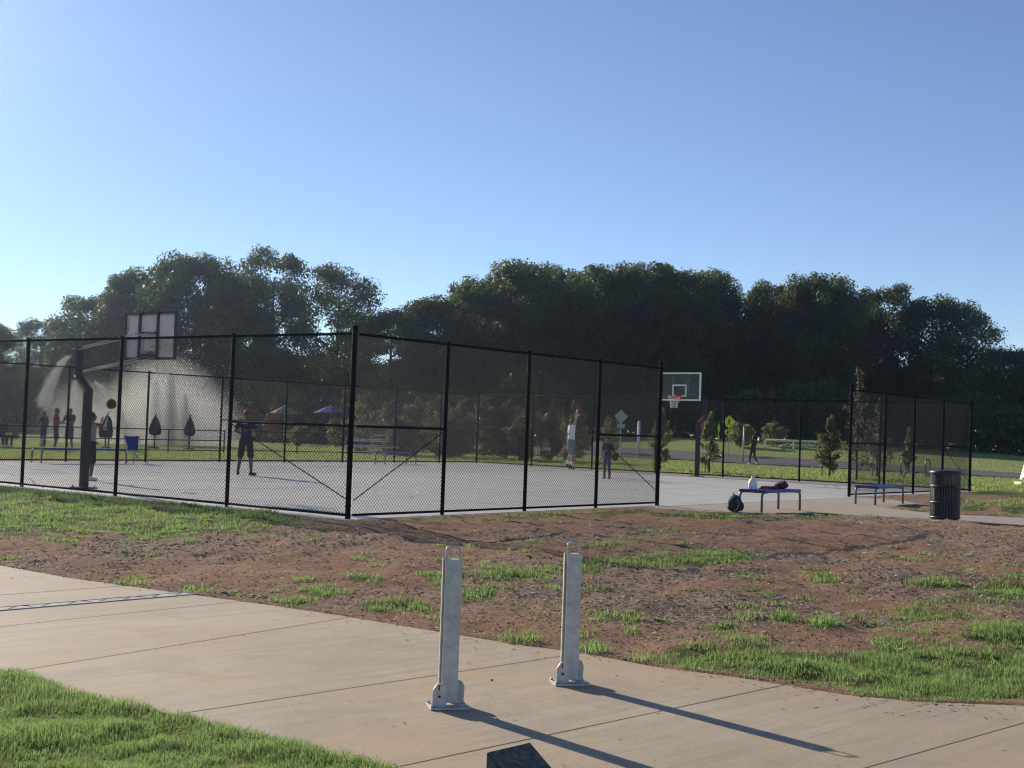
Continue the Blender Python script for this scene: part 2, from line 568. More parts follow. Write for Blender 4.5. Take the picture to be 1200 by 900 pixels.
up_px = [(0, 663), (83, 678), (200, 694), (312, 709), (400, 722), (508, 740), (607, 756), (684, 766), (762, 781), (875, 796), (992, 815), (1075, 823), (1200, 828)]
lo_px = [(0, 788), (20, 788), (67, 807), (143, 827), (217, 840), (267, 857), (333, 873), (400, 888), (450, 901)]
UPE = [P(*q)[:2] for q in up_px]
LOE = [P(*q)[:2] for q in lo_px]
d0 = UPE[0] - UPE[2]
d0 /= np.hypot(*d0)
UPE = [UPE[0] + d0 * k for k in (40, 20, 10, 5, 2)] + UPE
e0 = LOE[0] - LOE[5]
e0 /= np.hypot(*e0)
LOE = [LOE[0] + d0 * k for k in (40, 20, 10, 5, 2)] + LOE
d1 = np.array([0.985, -0.17])
for k in (1.2, 3, 6, 12, 30):
    UPE.append(UPE[17] + d1 * k)
nrm = np.array([-0.17, -0.985])
for q in (np.array([0.7, 5.55]), np.array([2.0, 4.75]), np.array([3.4, 4.3]), np.array([6, 3.8]), np.array([12, 2.8]), np.array([33, -0.8])):
    LOE.append(q)
UPE, LOE = np.array(UPE), np.array(LOE)
PATHPOLY = np.vstack([UPE, LOE[::-1]])

def dist_poly(x, y, pl):
    best = np.full(x.shape, 1e9)
    for a, b in zip(pl[:-1], pl[1:]):
        d = b - a
        t = np.clip(((x - a[0]) * d[0] + (y - a[1]) * d[1]) / (d @ d), 0, 1)
        best = np.minimum(best, np.hypot(x - a[0] - t * d[0], y - a[1] - t * d[1]))
    return best

def inside(x, y, poly):
    r = np.zeros(x.shape, bool)
    n = len(poly)
    for i in range(n):
        a, b = poly[i], poly[(i + 1) % n]
        if a[1] == b[1]:
            continue
        c = ((a[1] > y) != (b[1] > y)) & (x < (b[0] - a[0]) * (y - a[1]) / (b[1] - a[1]) + a[0])
        r ^= c
    return r

_perm = rng.random((256, 256))
def vnoise(x, y, s):
    x = x * s + 31.7
    y = y * s + 17.3
    xi, yi = np.floor(x).astype(int), np.floor(y).astype(int)
    fx, fy = smooth(x - xi), smooth(y - yi)
    g = lambda a, b: _perm[a % 256, b % 256]
    return (g(xi, yi) * (1 - fx) + g(xi + 1, yi) * fx) * (1 - fy) + (g(xi, yi + 1) * (1 - fx) + g(xi + 1, yi + 1) * fx) * fy

def fbm(x, y, s, o=4):
    r, a, t = 0, 1, 0
    for i in range(o):
        r = r + a * vnoise(x + 9.1 * i, y - 4.7 * i, s * 2 ** i)
        t += a
        a *= 0.55
    return r / t

APRON_UV = [(8.75, -0.32), (8.4, -1.0), (9.0, -2.5), (11.1, -3.25), (11.7, -5.4), (11.9, -7.3), (12.6, -12), (14.5, -22), (17.6, -21.5), (15.9, -12), (15.1, -6.3), (14.35, -4.6), (15.3, -3.0), (17.0, -2.75), (18.6, -2.6), (20.4, -1.2), (20.6, -0.32)]
APRON = np.array([xy(*q) for q in APRON_UV])

RN, RT = np.array([0.718, 0.696]), np.array([-0.696, 0.718])

def far_rise(x, y):
    w = x * RN[0] + y * RN[1]
    s = x * RT[0] + y * RT[1]
    amp = np.clip(0.42 + 0.9 * (s - 34) / 22, 0.3, 1.5)
    return amp * smooth((w - 63) / 24)

def terrain_base(x, y):
    u, v = uv_of(x, y)
    zc = zc_uv(u, v)
    dcx = np.maximum(np.maximum(-u - 0.3, u - LEN - 0.3), 0)
    dcy = np.maximum(np.maximum(-v - 0.3, v - WID - 0.3), 0)
    dc = np.hypot(dcx, dcy)
    da = np.where(inside(x, y, APRON), 0, dist_poly(x, y, np.vstack([APRON, APRON[:1]])))
    dc = np.minimum(dc, da)
    inp = inside(x, y, PATHPOLY)
    dpu = dist_poly(x, y, UPE)
    dpl = dist_poly(x, y, LOE)
    near = (dpl < dpu) & ~inp
    t = dpu / (dpu + dc + 1e-6)
    z = (zc + 0.015) * smooth(t ** 0.8)
    z = np.where(near, 0.03 * smooth(dpl / 1.5), z)
    z = np.where(inp, 0, z)
    sd = np.minimum(dpu, dpl)
    return z + far_rise(x, y), dc, inp, sd, near, u, v

ROADPTS = [(55, 45.5), (26.6, 73.0), (14, 86.0), (4, 96.3), (-10, 110.8), (-40, 142)]

def terrain(x, y):
    z, dc, inp, sd, near, u, v = terrain_base(x, y)
    amp = smooth(dc / 0.6) * smooth((sd + 0.02) / 0.5) * np.where(y < 60, 1.0, 0.4)
    lum = (fbm(x, y, 0.9, 3) - 0.5) * 0.13 + (fbm(x, y, 3.2, 4) - 0.5) * 0.08
    z = z + amp * lum
    edge = (fbm(x, y, 3.5, 3) - 0.42) * 0.26
    # soil laps raggedly over the edges of the slab
    e1 = np.where(inp, -0.07 * smooth((sd - 0.0 - edge) / 0.06), 0.012 * (1 - smooth(sd / 0.3)))
    z = z + e1
    incourt = (dc <= 0.0)
    z = np.where(incourt, z - 0.09, z)
    return z

# ------------------------------------------------------------------ grass mask (patches seen in the photo, on the ground)
PATCH = [  # centre px, radii px, strength
    (60, 590, 200, 34, 1.3), (210, 603, 150, 25, 1.25), (130, 612, 120, 16, 0.8), (300, 612, 60, 10, 0.5), (110, 622, 120, 12, 0.5), (190, 628, 50, 10, 0.7), (30, 612, 80, 12, 0.5),
    (430, 610, 60, 6, 0.45), (520, 607, 90, 6, 0.6), (620, 604, 90, 5, 0.55), (720, 601, 60, 5, 0.6), (830, 604, 70, 5, 0.95), (965, 605, 45, 5, 0.85), (1030, 606, 30, 3, 0.6),
    (820, 658, 75, 9, 0.95), (740, 657, 55, 9, 0.8), (690, 663, 45, 8, 0.85), (850, 655, 35, 9, 0.95), (700, 640, 50, 6, 0.55), (760, 633, 60, 5, 0.45), (640, 668, 40, 8, 0.75),
    (600, 674, 50, 8, 0.85), (560, 694, 36, 8, 0.9), (520, 680, 40, 7, 0.55), (480, 712, 36, 7, 0.85), (430, 680, 26, 6, 0.55), (378, 696, 36, 8, 0.75), (350, 708, 30, 6, 0.8),
    (440, 712, 36, 7, 0.8), (230, 690, 18, 5, 0.8), (640, 708, 36, 5, 0.4), (560, 660, 60, 6, 0.3), (470, 640, 50, 6, 0.3), (580, 632, 40, 5, 0.35), (650, 690, 30, 5, 0.45),
    (740, 727, 20, 6, 0.75), (738, 743, 14, 5, 0.7), (965, 676, 20, 7, 0.8), (950, 668, 30, 5, 0.45), (920, 727, 18, 6, 0.8), (965, 732, 20, 6, 0.8), (850, 738, 22, 6, 0.55),
    (1090, 652, 40, 6, 0.4), (1100, 685, 50, 10, 0.55), (1140, 668, 40, 8, 0.45), (1180, 690, 50, 16, 0.75), (1150, 700, 60, 12, 0.55), (1100, 720, 90, 12, 0.5), (1060, 735, 60, 8, 0.4),
    (1180, 745, 70, 16, 0.85), (1050, 755, 40, 8, 0.75), (1120, 770, 120, 18, 0.9), (1000, 780, 140, 16, 0.95), (880, 775, 100, 14, 0.75), (1130, 800, 150, 22, 1.0), (820, 768, 60, 10, 0.7), (760, 772, 40, 6, 0.55),
    (880, 756, 50, 9, 0.55), (700, 752, 30, 8, 0.35), (1250, 780, 120, 45, 1.0), (1280, 700, 60, 40, 0.8),
    (1040, 592, 60, 2.5, 0.7), (1085, 598, 30, 3, 0.6), (1140, 596, 26, 5, 0.8), (1195, 597, 30, 6, 0.8), (1170, 574, 70, 8, 1.0), (1240, 590, 60, 20, 0.8), (1120, 585, 20, 6, 0.6),
]

def project(x, y, z):
    yc = -y * math.sin(PITCH) + (z - HC) * math.cos(PITCH)
    zz = np.maximum(y * math.cos(PITCH) + (z - HC) * math.sin(PITCH), 0.3)
    a, b = x / zz * F, yc / zz * F
    return 600 + a * math.cos(ROLL) + b * math.sin(ROLL), 450 + a * math.sin(ROLL) - b * math.cos(ROLL)

def masks(x, y):
    z, dc, inp, sd, near, u, v = terrain_base(x, y)
    px, py = project(x, y, z)
    g = np.zeros(x.shape)
    n = fbm(x, y, 1.6, 4)
    n2 = fbm(x + 50, y, 5.0, 3)
    for cx, cy, rx, ry, s in PATCH:
        q = np.hypot((px - cx) / rx, (py - cy) / ry)
        g = np.maximum(g, s * np.clip(1.45 - q, 0, 1))
    g = g * 1.25 - 0.25 + (n - 0.5) * 0.9 + (n2 - 0.5) * 0.5
    g = np.clip(g, 0, 1)
    g = np.where((y < 3) & ~near, 0.6, g)
    g = np.where(near, 1.0, g)
    # sheltered strip of bare soil beside the court's far ends, lawn beyond
    lawn = np.zeros(x.shape)
    e = np.maximum(u - LEN, 0)
    beyond = (u > LEN + 1.0 + n * 1.2) & (v > -3)
    lawn = np.where(beyond, 1, lawn)
    lawn = np.where((v < -3) & (u > 21 + 6 * (n - 0.5)), 1, lawn)
    lawn = np.where((v > WID + 1), 1, lawn)
    lawn = np.where((u < -6) & (v > 6), 1, lawn)
    outside = (u > 30 + 40) | (np.abs(x) > 90)
    lawn = np.where(outside, 1, lawn)
    g = np.maximum(g, lawn * np.clip(0.55 + 1.2 * (fbm(x, y, 0.35, 3) - 0.3), 0, 1))
    mul = np.clip((fbm(x - 20, y, 0.6, 3) - 0.42) * 4, 0, 1) * (1 - g)
    blk = (dc <= 0) | (inp & (sd > 0.05))
    g = np.where(blk, 0, g)
    return g, mul, np.where(y > 30, lawn, 0), z

def lin(a, b, s):
    return np.arange(a, b, s)
xs = np.concatenate([[-2500, -1200, -600, -300, -180, -130], lin(-100, -40, 5), lin(-40, -13, 1.0), lin(-13, 14, 0.1), lin(14, 42, 0.8), lin(42, 100, 4), [110, 150, 200, 320, 600, 1200, 2500]])
ys = np.concatenate([[-400, -150, -60, -30, -15, -8, -4, -2, 0, 1, 2, 3, 4], lin(4.5, 34, 0.1), lin(34, 110, 0.8), lin(110, 170, 4), [190, 230, 300, 450, 700, 1200, 2000, 3500]])
GX, GY = np.meshgrid(xs, ys)
gx, gy = GX.ravel(), GY.ravel()
gz = terrain(gx, gy)
gz = gz - np.clip((np.hypot(gx, gy) - 400) / 800, 0, 1) * 3
nx, ny = len(xs), len(ys)
idx = np.arange(nx * ny).reshape(ny, nx)
fa = np.stack([idx[:-1, :-1].ravel(), idx[:-1, 1:].ravel(), idx[1:, 1:].ravel(), idx[1:, :-1].ravel()], 1)
ground = np_mesh('ground', np.stack([gx, gy, gz], 1), fa, M['ground'], smooth=True)
ground['kind'] = 'structure'
gm, mm, lm, _ = masks(gx, gy)
for nm, val in (('grass', gm), ('mulch', mm), ('lawn', lm)):
    at = ground.data.attributes.new(nm, 'FLOAT', 'POINT')
    at.data.foreach_set('value', val.astype(np.float32))

def tz(x, y):
    return float(terrain(np.array([float(x)]), np.array([float(y)]))[0])

def on(px, py, z=0.2, it=6):
    q = P(px, py, z)
    for _ in range(it):
        q = P(px, py, float(terrain_base(np.array([q[0]]), np.array([q[1]]))[0][0]))
    return q

# ------------------------------------------------------------------ path slabs
def cum(pl):
    return np.concatenate([[0], np.cumsum(np.hypot(*np.diff(pl, axis=0).T))])
CU, CL = cum(UPE), cum(LOE)

def param(pl, c, pt):
    best, bs = 1e9, 0
    for i in range(len(pl) - 1):
        d = pl[i + 1] - pl[i]
        t = np.clip((pt - pl[i]) @ d / (d @ d), 0, 1)
        q = pl[i] + t * d
        e = np.hypot(*(pt - q))
        if e < best:
            best, bs = e, c[i] + t * math.sqrt(d @ d)
    return bs

def at(pl, c, s):
    return np.array([np.interp(s, c, pl[:, 0]), np.interp(s, c, pl[:, 1])])

def sub(pl, c, s0, s1):
    r = [at(pl, c, s0)] + [pl[i] for i in range(len(pl)) if s0 + 0.05 < c[i] < s1 - 0.05] + [at(pl, c, s1)]
    return r

J = [((135, 688), (0, 698)), ((285, 705), (0, 735)), ((410, 724), (33, 785)), ((684, 766), (207, 838)), ((921, 803), (480, 897)), ((1200, 848), (1025, 898))]
jts = []
for a, b in J:
    a, b = P(*a)[:2], P(*b)[:2]
    d = (b - a) / np.hypot(*(b - a))
    def hit(pl):
        best = None
        for i in range(len(pl) - 1):
            e = pl[i + 1] - pl[i]
            den = d[0] * e[1] - d[1] * e[0]
            if abs(den) < 1e-9:
                continue
            w = pl[i] - a
            t = (w[0] * e[1] - w[1] * e[0]) / den
            k = (w[0] * d[1] - w[1] * d[0]) / den
            if -0.01 <= k <= 1.01 and abs(t) < 12:
                if best is None or abs(t) < abs(best):
                    best = t
        return a + d * (best if best is not None else 0)
    pu, pl_ = hit(UPE), hit(LOE)
    jts.append((param(UPE, CU, pu), param(LOE, CL, pl_)))
s0 = jts[0]
jts = [(s0[0] - 2.6 * k, s0[1] - 2.6 * k) for k in range(12, 0, -1)] + jts
s1 = jts[-1]
jts += [(min(s1[0] + 2.3 * k, CU[-1] - 1), min(s1[1] + 2.3 * k, CL[-1] - 1)) for k in range(1, 10)]
pm = MB()
gap = 0.0045
for (ua, la), (ub, lb) in zip(jts[:-1], jts[1:]):
    poly = sub(UPE, CU, ua + gap, ub - gap) + sub(LOE, CL, la + gap, lb - gap)[::-1]
    n = len(poly)
    cx = np.mean(poly, axis=0)
    top = [np.append(q, 0.0) for q in poly]
    ins = []
    for q in poly:
        dv = cx - q
        ins.append(np.append(q + dv / np.hypot(*dv) * 0.009, 0.005))
    bot = [np.append(q, -0.12) for q in poly]
    vs = ins + top + bot
    fs = [tuple(reversed(range(n)))]
    for i in range(n):
        j = (i + 1) % n
        fs.append((i, j, n + j, n + i))
        fs.append((n + i, n + j, 2 * n + j, 2 * n + i))
    pm.add(vs, fs)
pathob = pm.build('concrete_path', M['path'])
pathob['kind'] = 'structure'

# trench drain across the path
ta, tb = P(225, 696)[:2], P(-40, 718)[:2]
dv = tb - ta
tl = float(np.hypot(*dv))
td = thing('trench_drain', 'long pale metal drain grate set flush across the concrete path', 'drain', (ta[0], ta[1], 0.0055), math.atan2(dv[1], dv[0]))
m = MB()
for sy in (-1, 1):
    m.box((tl / 2, sy * 0.085, 0.004), (tl, 0.02, 0.008))
m.build('frame', M['drain'], td)
ns = 4
for k in range(ns):
    m = MB()
    x0, x1 = tl * k / ns + 0.03, tl * (k + 1) / ns - 0.03
    m.box(((x0 + x1) / 2, 0, 0.001), (x1 - x0, 0.148, 0.006))
    m.build('grate', M['drain'], td)
    nb = max(2, int((x1 - x0) / 0.42))
    for i in range(nb):
        xc = x0 + (i + .5) * (x1 - x0) / nb
        MB().box((xc, 0, 0.0045), (0.19, 0.012, 0.005), Matrix.Rotation(R(38), 3, 'Z')).build('slot', M['liner'], td)

# ------------------------------------------------------------------ court
def uvz(u, v, dz=0.0):
    q = xy(u, v)
    return (q[0], q[1], float(zc_uv(u, v)) + dz)

m = MB()
b = [(-0.3, -0.3), (LEN + 0.3, -0.3), (LEN + 0.3, WID + 0.3), (-0.3, WID + 0.3)]
m.add([uvz(*q) for q in b] + [uvz(*q, -0.25) for q in b], [(0, 1, 2, 3), (0, 4, 5, 1), (1, 5, 6, 2), (2, 6, 7, 3), (3, 7, 4, 0)])
court = m.build('court_slab', M['court'])
court['kind'] = 'structure'
m = MB()
n = len(APRON_UV)
m.add([uvz(*q, -0.004) for q in APRON_UV] + [uvz(*q, -0.2) for q in APRON_UV], [tuple(range(n))[::-1]] + [(i, (i + 1) % n, n + (i + 1) % n, n + i) for i in range(n)])
walk = m.build('pavement', M['walk'])
walk['kind'] = 'structure'
for p_ in walk.data.polygons[:1]:
    if p_.normal.z < 0:
        walk.data.flip_normals()

m = MB()
AXV = 9.6
def strip(u0, v0, u1, v1, w=0.09, dz=0.004):
    d = np.array([u1 - u0, v1 - v0])
    d = d / np.hypot(*d)
    nn = np.array([-d[1], d[0]]) * w / 2
    m.add([uvz(u0 - nn[0], v0 - nn[1], dz), uvz(u1 - nn[0], v1 - nn[1], dz), uvz(u1 + nn[0], v1 + nn[1], dz), uvz(u0 + nn[0], v0 + nn[1], dz)], [(0, 1, 2, 3)])
def arc(uc, vc, r, a0, a1, w=0.05, k=28, dz=0.008):
    for i in range(k):
        a, b_ = a0 + (a1 - a0) * i / k, a0 + (a1 - a0) * (i + 1) / k
        m.add([uvz(uc + math.cos(q) * (r + e), vc + math.sin(q) * (r + e), dz) for q, e in ((a, -w / 2), (b_, -w / 2), (b_, w / 2), (a, w / 2))], [(0, 1, 2, 3)])
ub0, ub1 = 1.9, 29.2
for q in ((ub0, AXV - 7.4, ub1, AXV - 7.4), (ub0, AXV + 7.4, ub1, AXV + 7.4)):
    strip(*q)
for q in ((ub0, AXV - 7.37, ub0, AXV + 7.37), (ub1, AXV - 7.37, ub1, AXV + 7.37), (15.5, AXV - 7.37, 15.5, AXV + 7.37)):
    strip(*q, dz=0.0045)
for ue, s in ((ub0, 1), (ub1, -1)):
    strip(ue + s * .03, AXV - 1.83, ue + s * 5.8, AXV - 1.83, dz=.005)
    strip(ue + s * .03, AXV + 1.83, ue + s * 5.8, AXV + 1.83, dz=.005)
    strip(ue + s * 5.8, AXV - 1.85, ue + s * 5.8, AXV + 1.85, dz=.0055)
    arc(ue + s * 5.8, AXV, 1.83, -PI / 2 if s > 0 else PI / 2, PI / 2 if s > 0 else 3 * PI / 2)
    arc(ue + s * 1.6, AXV, 6.0, -PI / 2 if s > 0 else PI / 2, PI / 2 if s > 0 else 3 * PI / 2, k=48)
arc(15.5, AXV, 1.83, 0, 2 * PI, k=40)
lines = m.build('court_markings', M['line'])
lines['kind'] = 'structure'
# saw cut joints and wandering cracks
m = MB()
for u in (6.0, 11.0, 20.5, 25.0):
    strip(u, 0, u, WID, 0.012, 0.003)
for v in (4.6, 14.2, 18.6):
    strip(-.2, v, LEN, v, 0.012, 0.0025)
random.seed(3)
for (u, v, du, dv_) in ((0.6, 12.5, 0.9, -0.25), (3.5, 15.5, 0.8, -0.5), (6.5, 19.0, 0.8, -0.3), (0.2, 9.0, .3, .6)):
    for k in range(9):
        a, b_ = u + du * random.uniform(.6, 1.2), v + dv_ + random.uniform(-.25, .25)
        strip(u, v, a, b_, 0.035, 0.0032 + 0.0001 * k)
        u, v = a, b_
cracks = m.build('court_joints', M['crack'])
cracks['kind'] = 'structure'

# road: strip that follows the terrain
m = MB()
rp = np.array([np.array(ROADPTS[0]) + t * 0 for t in [0]])
pts = []
for a, b_ in zip(ROADPTS[:-1], ROADPTS[1:]):
    a, b_ = np.array(a), np.array(b_)
    k = int(np.hypot(*(b_ - a)) / 1.0)
    pts += [a + (b_ - a) * i / k for i in range(k)]
pts.append(np.array(ROADPTS[-1]))
vs, fs = [], []
offs = np.linspace(-3.4, 3.4, 9)
for i, p_ in enumerate(pts):
    for o_ in offs:
        q = p_ + RN * o_
        vs.append((q[0], q[1], float(terrain_base(np.array([q[0]]), np.array([q[1]]))[0][0]) + 0.05))
for i in range(len(pts) - 1):
    for j in range(8):
        fs.append((i * 9 + j, i * 9 + j + 1, (i + 1) * 9 + j + 1, (i + 1) * 9 + j))
m.add(vs, fs, True)
road = m.build('road', M['asphalt'])
road['kind'] = 'structure'
if road.data.polygons[0].normal.z < 0:
    road.data.flip_normals()

# ------------------------------------------------------------------ chain link fences
FH = 3.05

def fence(name, label, start_uv, end_uv, posts, mid=(), truss=(), skip=(), h=FH, terminal=(0, -1), cell=0.0707, wr=0.0029, midh=0.5, zfun=None, group='tall chain link fence runs around the court', nopost=()):
    a, b_ = np.array(xy(*start_uv)), np.array(xy(*end_uv))
    L = float(np.hypot(*(b_ - a)))
    za, zb = float(zc_uv(*start_uv)), float(zc_uv(*end_uv))
    if zfun:
        za, zb = zfun(*a), zfun(*b_)
    t = thing(name, label, 'fence', (a[0], a[1], za), math.atan2(b_[1] - a[1], b_[0] - a[0]), group)
    sl = (zb - za) / L
    Z = lambda x: sl * x
    posts = list(posts)
    for i, x in enumerate(posts):
        if i in nopost:
            continue
        term = i in [k % len(posts) for k in terminal]
        r = 0.045 if term else 0.036
        m = MB()
        hh = h + (0.1 if term else 0.0)
        m.tube((x, 0, Z(x) - 0.05), (x, 0, Z(x) + hh), r, n=14)
        if term:
            m.ell((x, 0, Z(x) + hh), (r * 1.08, r * 1.08, 0.045))
            for k in range(5):
                m.tube((x, 0, Z(x) + .2 + k * .66), (x, 0, Z(x) + .23 + k * .66), r * 1.15, n=14)
        else:
            m.tube((x, 0, Z(x) + h - .02), (x, 0, Z(x) + h + 0.05), r * 1.1, n=14)
        m.build('post', M['black'], t)
    m = MB()
    m.tube((posts[0], 0, Z(posts[0]) + h), (posts[-1], 0, Z(posts[-1]) + h), 0.024)
    m.build('top_rail', M['black'], t)
    for i in range(len(posts) - 1):
        if i in skip:
            continue
        x0, x1 = posts[i], posts[i + 1]
        m = MB()
        m.tube((x0, 0, Z(x0) + .06), (x1, 0, Z(x1) + .06), 0.022)
        m.build('bottom_rail', M['black'], t)
        if i in mid:
            m = MB()
            m.tube((x0, 0, Z(x0) + h * midh), (x1, 0, Z(x1) + h * midh), 0.022)
            m.build('mid_rail', M['black'], t)
        # woven mesh: two families of wires
        vs, fs = [], []
        W, H = x1 - x0, h - 0.07
        for fam in (0, 1):
            yo = 0.030 + (0.0065 if fam else 0)
            k = 0
            for c in np.arange(-H, W, cell):
                xa, xb = max(0, c), min(W, c + H)
                if xb - xa < 0.01:
                    continue
                za_, zb_ = xa - c, xb - c
                if fam:
                    pa, pb = (x1 - xa, za_), (x1 - xb, zb_)
                else:
                    pa, pb = (x0 + xa, za_), (x0 + xb, zb_)
                p0 = Vector((pa[0], yo, Z(pa[0]) + .06 + pa[1]))
                p1 = Vector((pb[0], yo, Z(pb[0]) + .06 + pb[1]))
                d = (p1 - p0).normalized()
                sx = Vector((0, 1, 0))
                sy = d.cross(sx)
                base = len(vs)
                for pp in (p0, p1):
                    for j in range(4):
                        an = PI / 4 + PI / 2 * j
                        vs.append(pp + (sx * math.cos(an) + sy * math.sin(an)) * wr)
                for j in range(4):
                    fs.append((base + j, base + (j + 1) % 4, base + 4 + (j + 1) % 4, base + 4 + j))
        va, fa_ = np.array([tuple(q) for q in vs]), np.array(fs)
        np_mesh('mesh_panel', va, fa_, M['wire'], t, smooth=True)
    for i0, i1 in truss:
        m = MB()
        xa, xb = posts[i0], posts[i1]
        m.tube((xa, 0.0, Z(xa) + 0.3), (xb, 0.0, Z(xb) + h * midh - 0.03), 0.009, n=6)
        m.build('truss_rod', M['black'], t)
    return t

fence('chain_link_fence', 'tall black chain link fence nearest the path, running left from the front court corner', (0, 0), (0, 35.2), [0.0, 3.01, 6.27, 9.46, 12.7, 15.9, 19.1, 22.03], mid=(0,), truss=((0, 1),))
fence('chain_link_fence', 'tall black chain link fence from the front corner to the court opening', (0.0, 0), (9.72, 0), [0.12, 2.38, 4.82, 7.28, 9.72], mid=(0, 3), truss=((0, 1), (4, 3)), terminal=(-1,), nopost=(0,))
fence('chain_link_fence', 'short wing of tall black chain link fence behind the trash can', (20.2, 0), (LEN, 0), [0.0, 2.56, 4.93, 7.53, 10.25], mid=(0, 3), truss=((4, 3),))
fence('chain_link_fence', 'tall black chain link fence behind the right hoop, in front of the lawn and road', (LEN, 0), (LEN, WID), [0.12, 3.26, 6.39, 9.62, 12.7, 15.8, 18.94, 22.03], mid=(0, 6), terminal=(-1,), nopost=(0,), wr=0.0023)
fence('chain_link_fence', 'tall black chain link fence on the far side, before the splash pad', (0, WID), (LEN, WID), [0.12, 3.3, 6.4, 9.45, 12.55, 15.77, 18.9, 22.0, 25.03, 27.9, LEN - 0.12], mid=(5, 8), terminal=(), nopost=(0, 10), wr=0.0021)

# second court's fence beyond and a low railing
def fence_xy(name, label, a, b_, nbay, h, group, **k):
    ua, ub = uv_of(*a), uv_of(*b_)
    L = math.hypot(b_[0] - a[0], b_[1] - a[1])
    return fence(name, label, ua, ub, [L * i / nbay for i in range(nbay + 1)], h=h, group=group, zfun=lambda x, y: tz(x, y) + 0.01, **k)
q0, q1 = PD(418, 535, 74), PD(672, 535, 84)
fence_xy('chain_link_fence', 'distant black chain link fence standing behind the brown green shrubs', q0[:2], q1[:2], 6, 3.0, 'chain link fences beyond the court', mid=(1, 3), cell=0.12, wr=0.003)

def railing(label, a, b_, h=1.05, rails=3):
    L = math.hypot(b_[0] - a[0], b_[1] - a[1])
    t = thing('low_railing', label, 'railing', (a[0], a[1], tz(*a)), math.atan2(b_[1] - a[1], b_[0] - a[0]), 'low black railings behind the court')
    dz = tz(*b_) - tz(*a)
    k = max(2, int(L / 2.4))
    for i in range(k + 1):
        x = L * i / k
        MB().tube((x, 0, dz * i / k - .05), (x, 0, dz * i / k + h), 0.03, n=8).build('post', M['black'], t)
    for j in range(rails):
        z = h - 0.02 - j * (h - 0.15) / (rails - 1)
        MB().tube((0, 0, z), (L, 0, z + dz), 0.022, n=8).build('rail', M['black'], t)
    return t
railing('low black pipe railing in front of the splash pad jets', PD(-30, 535, 52)[:2], PD(262, 535, 60)[:2])
railing('low black pipe railing behind the navy shirted man and blue bench', PD(285, 532, 62)[:2], PD(462, 535, 68)[:2])

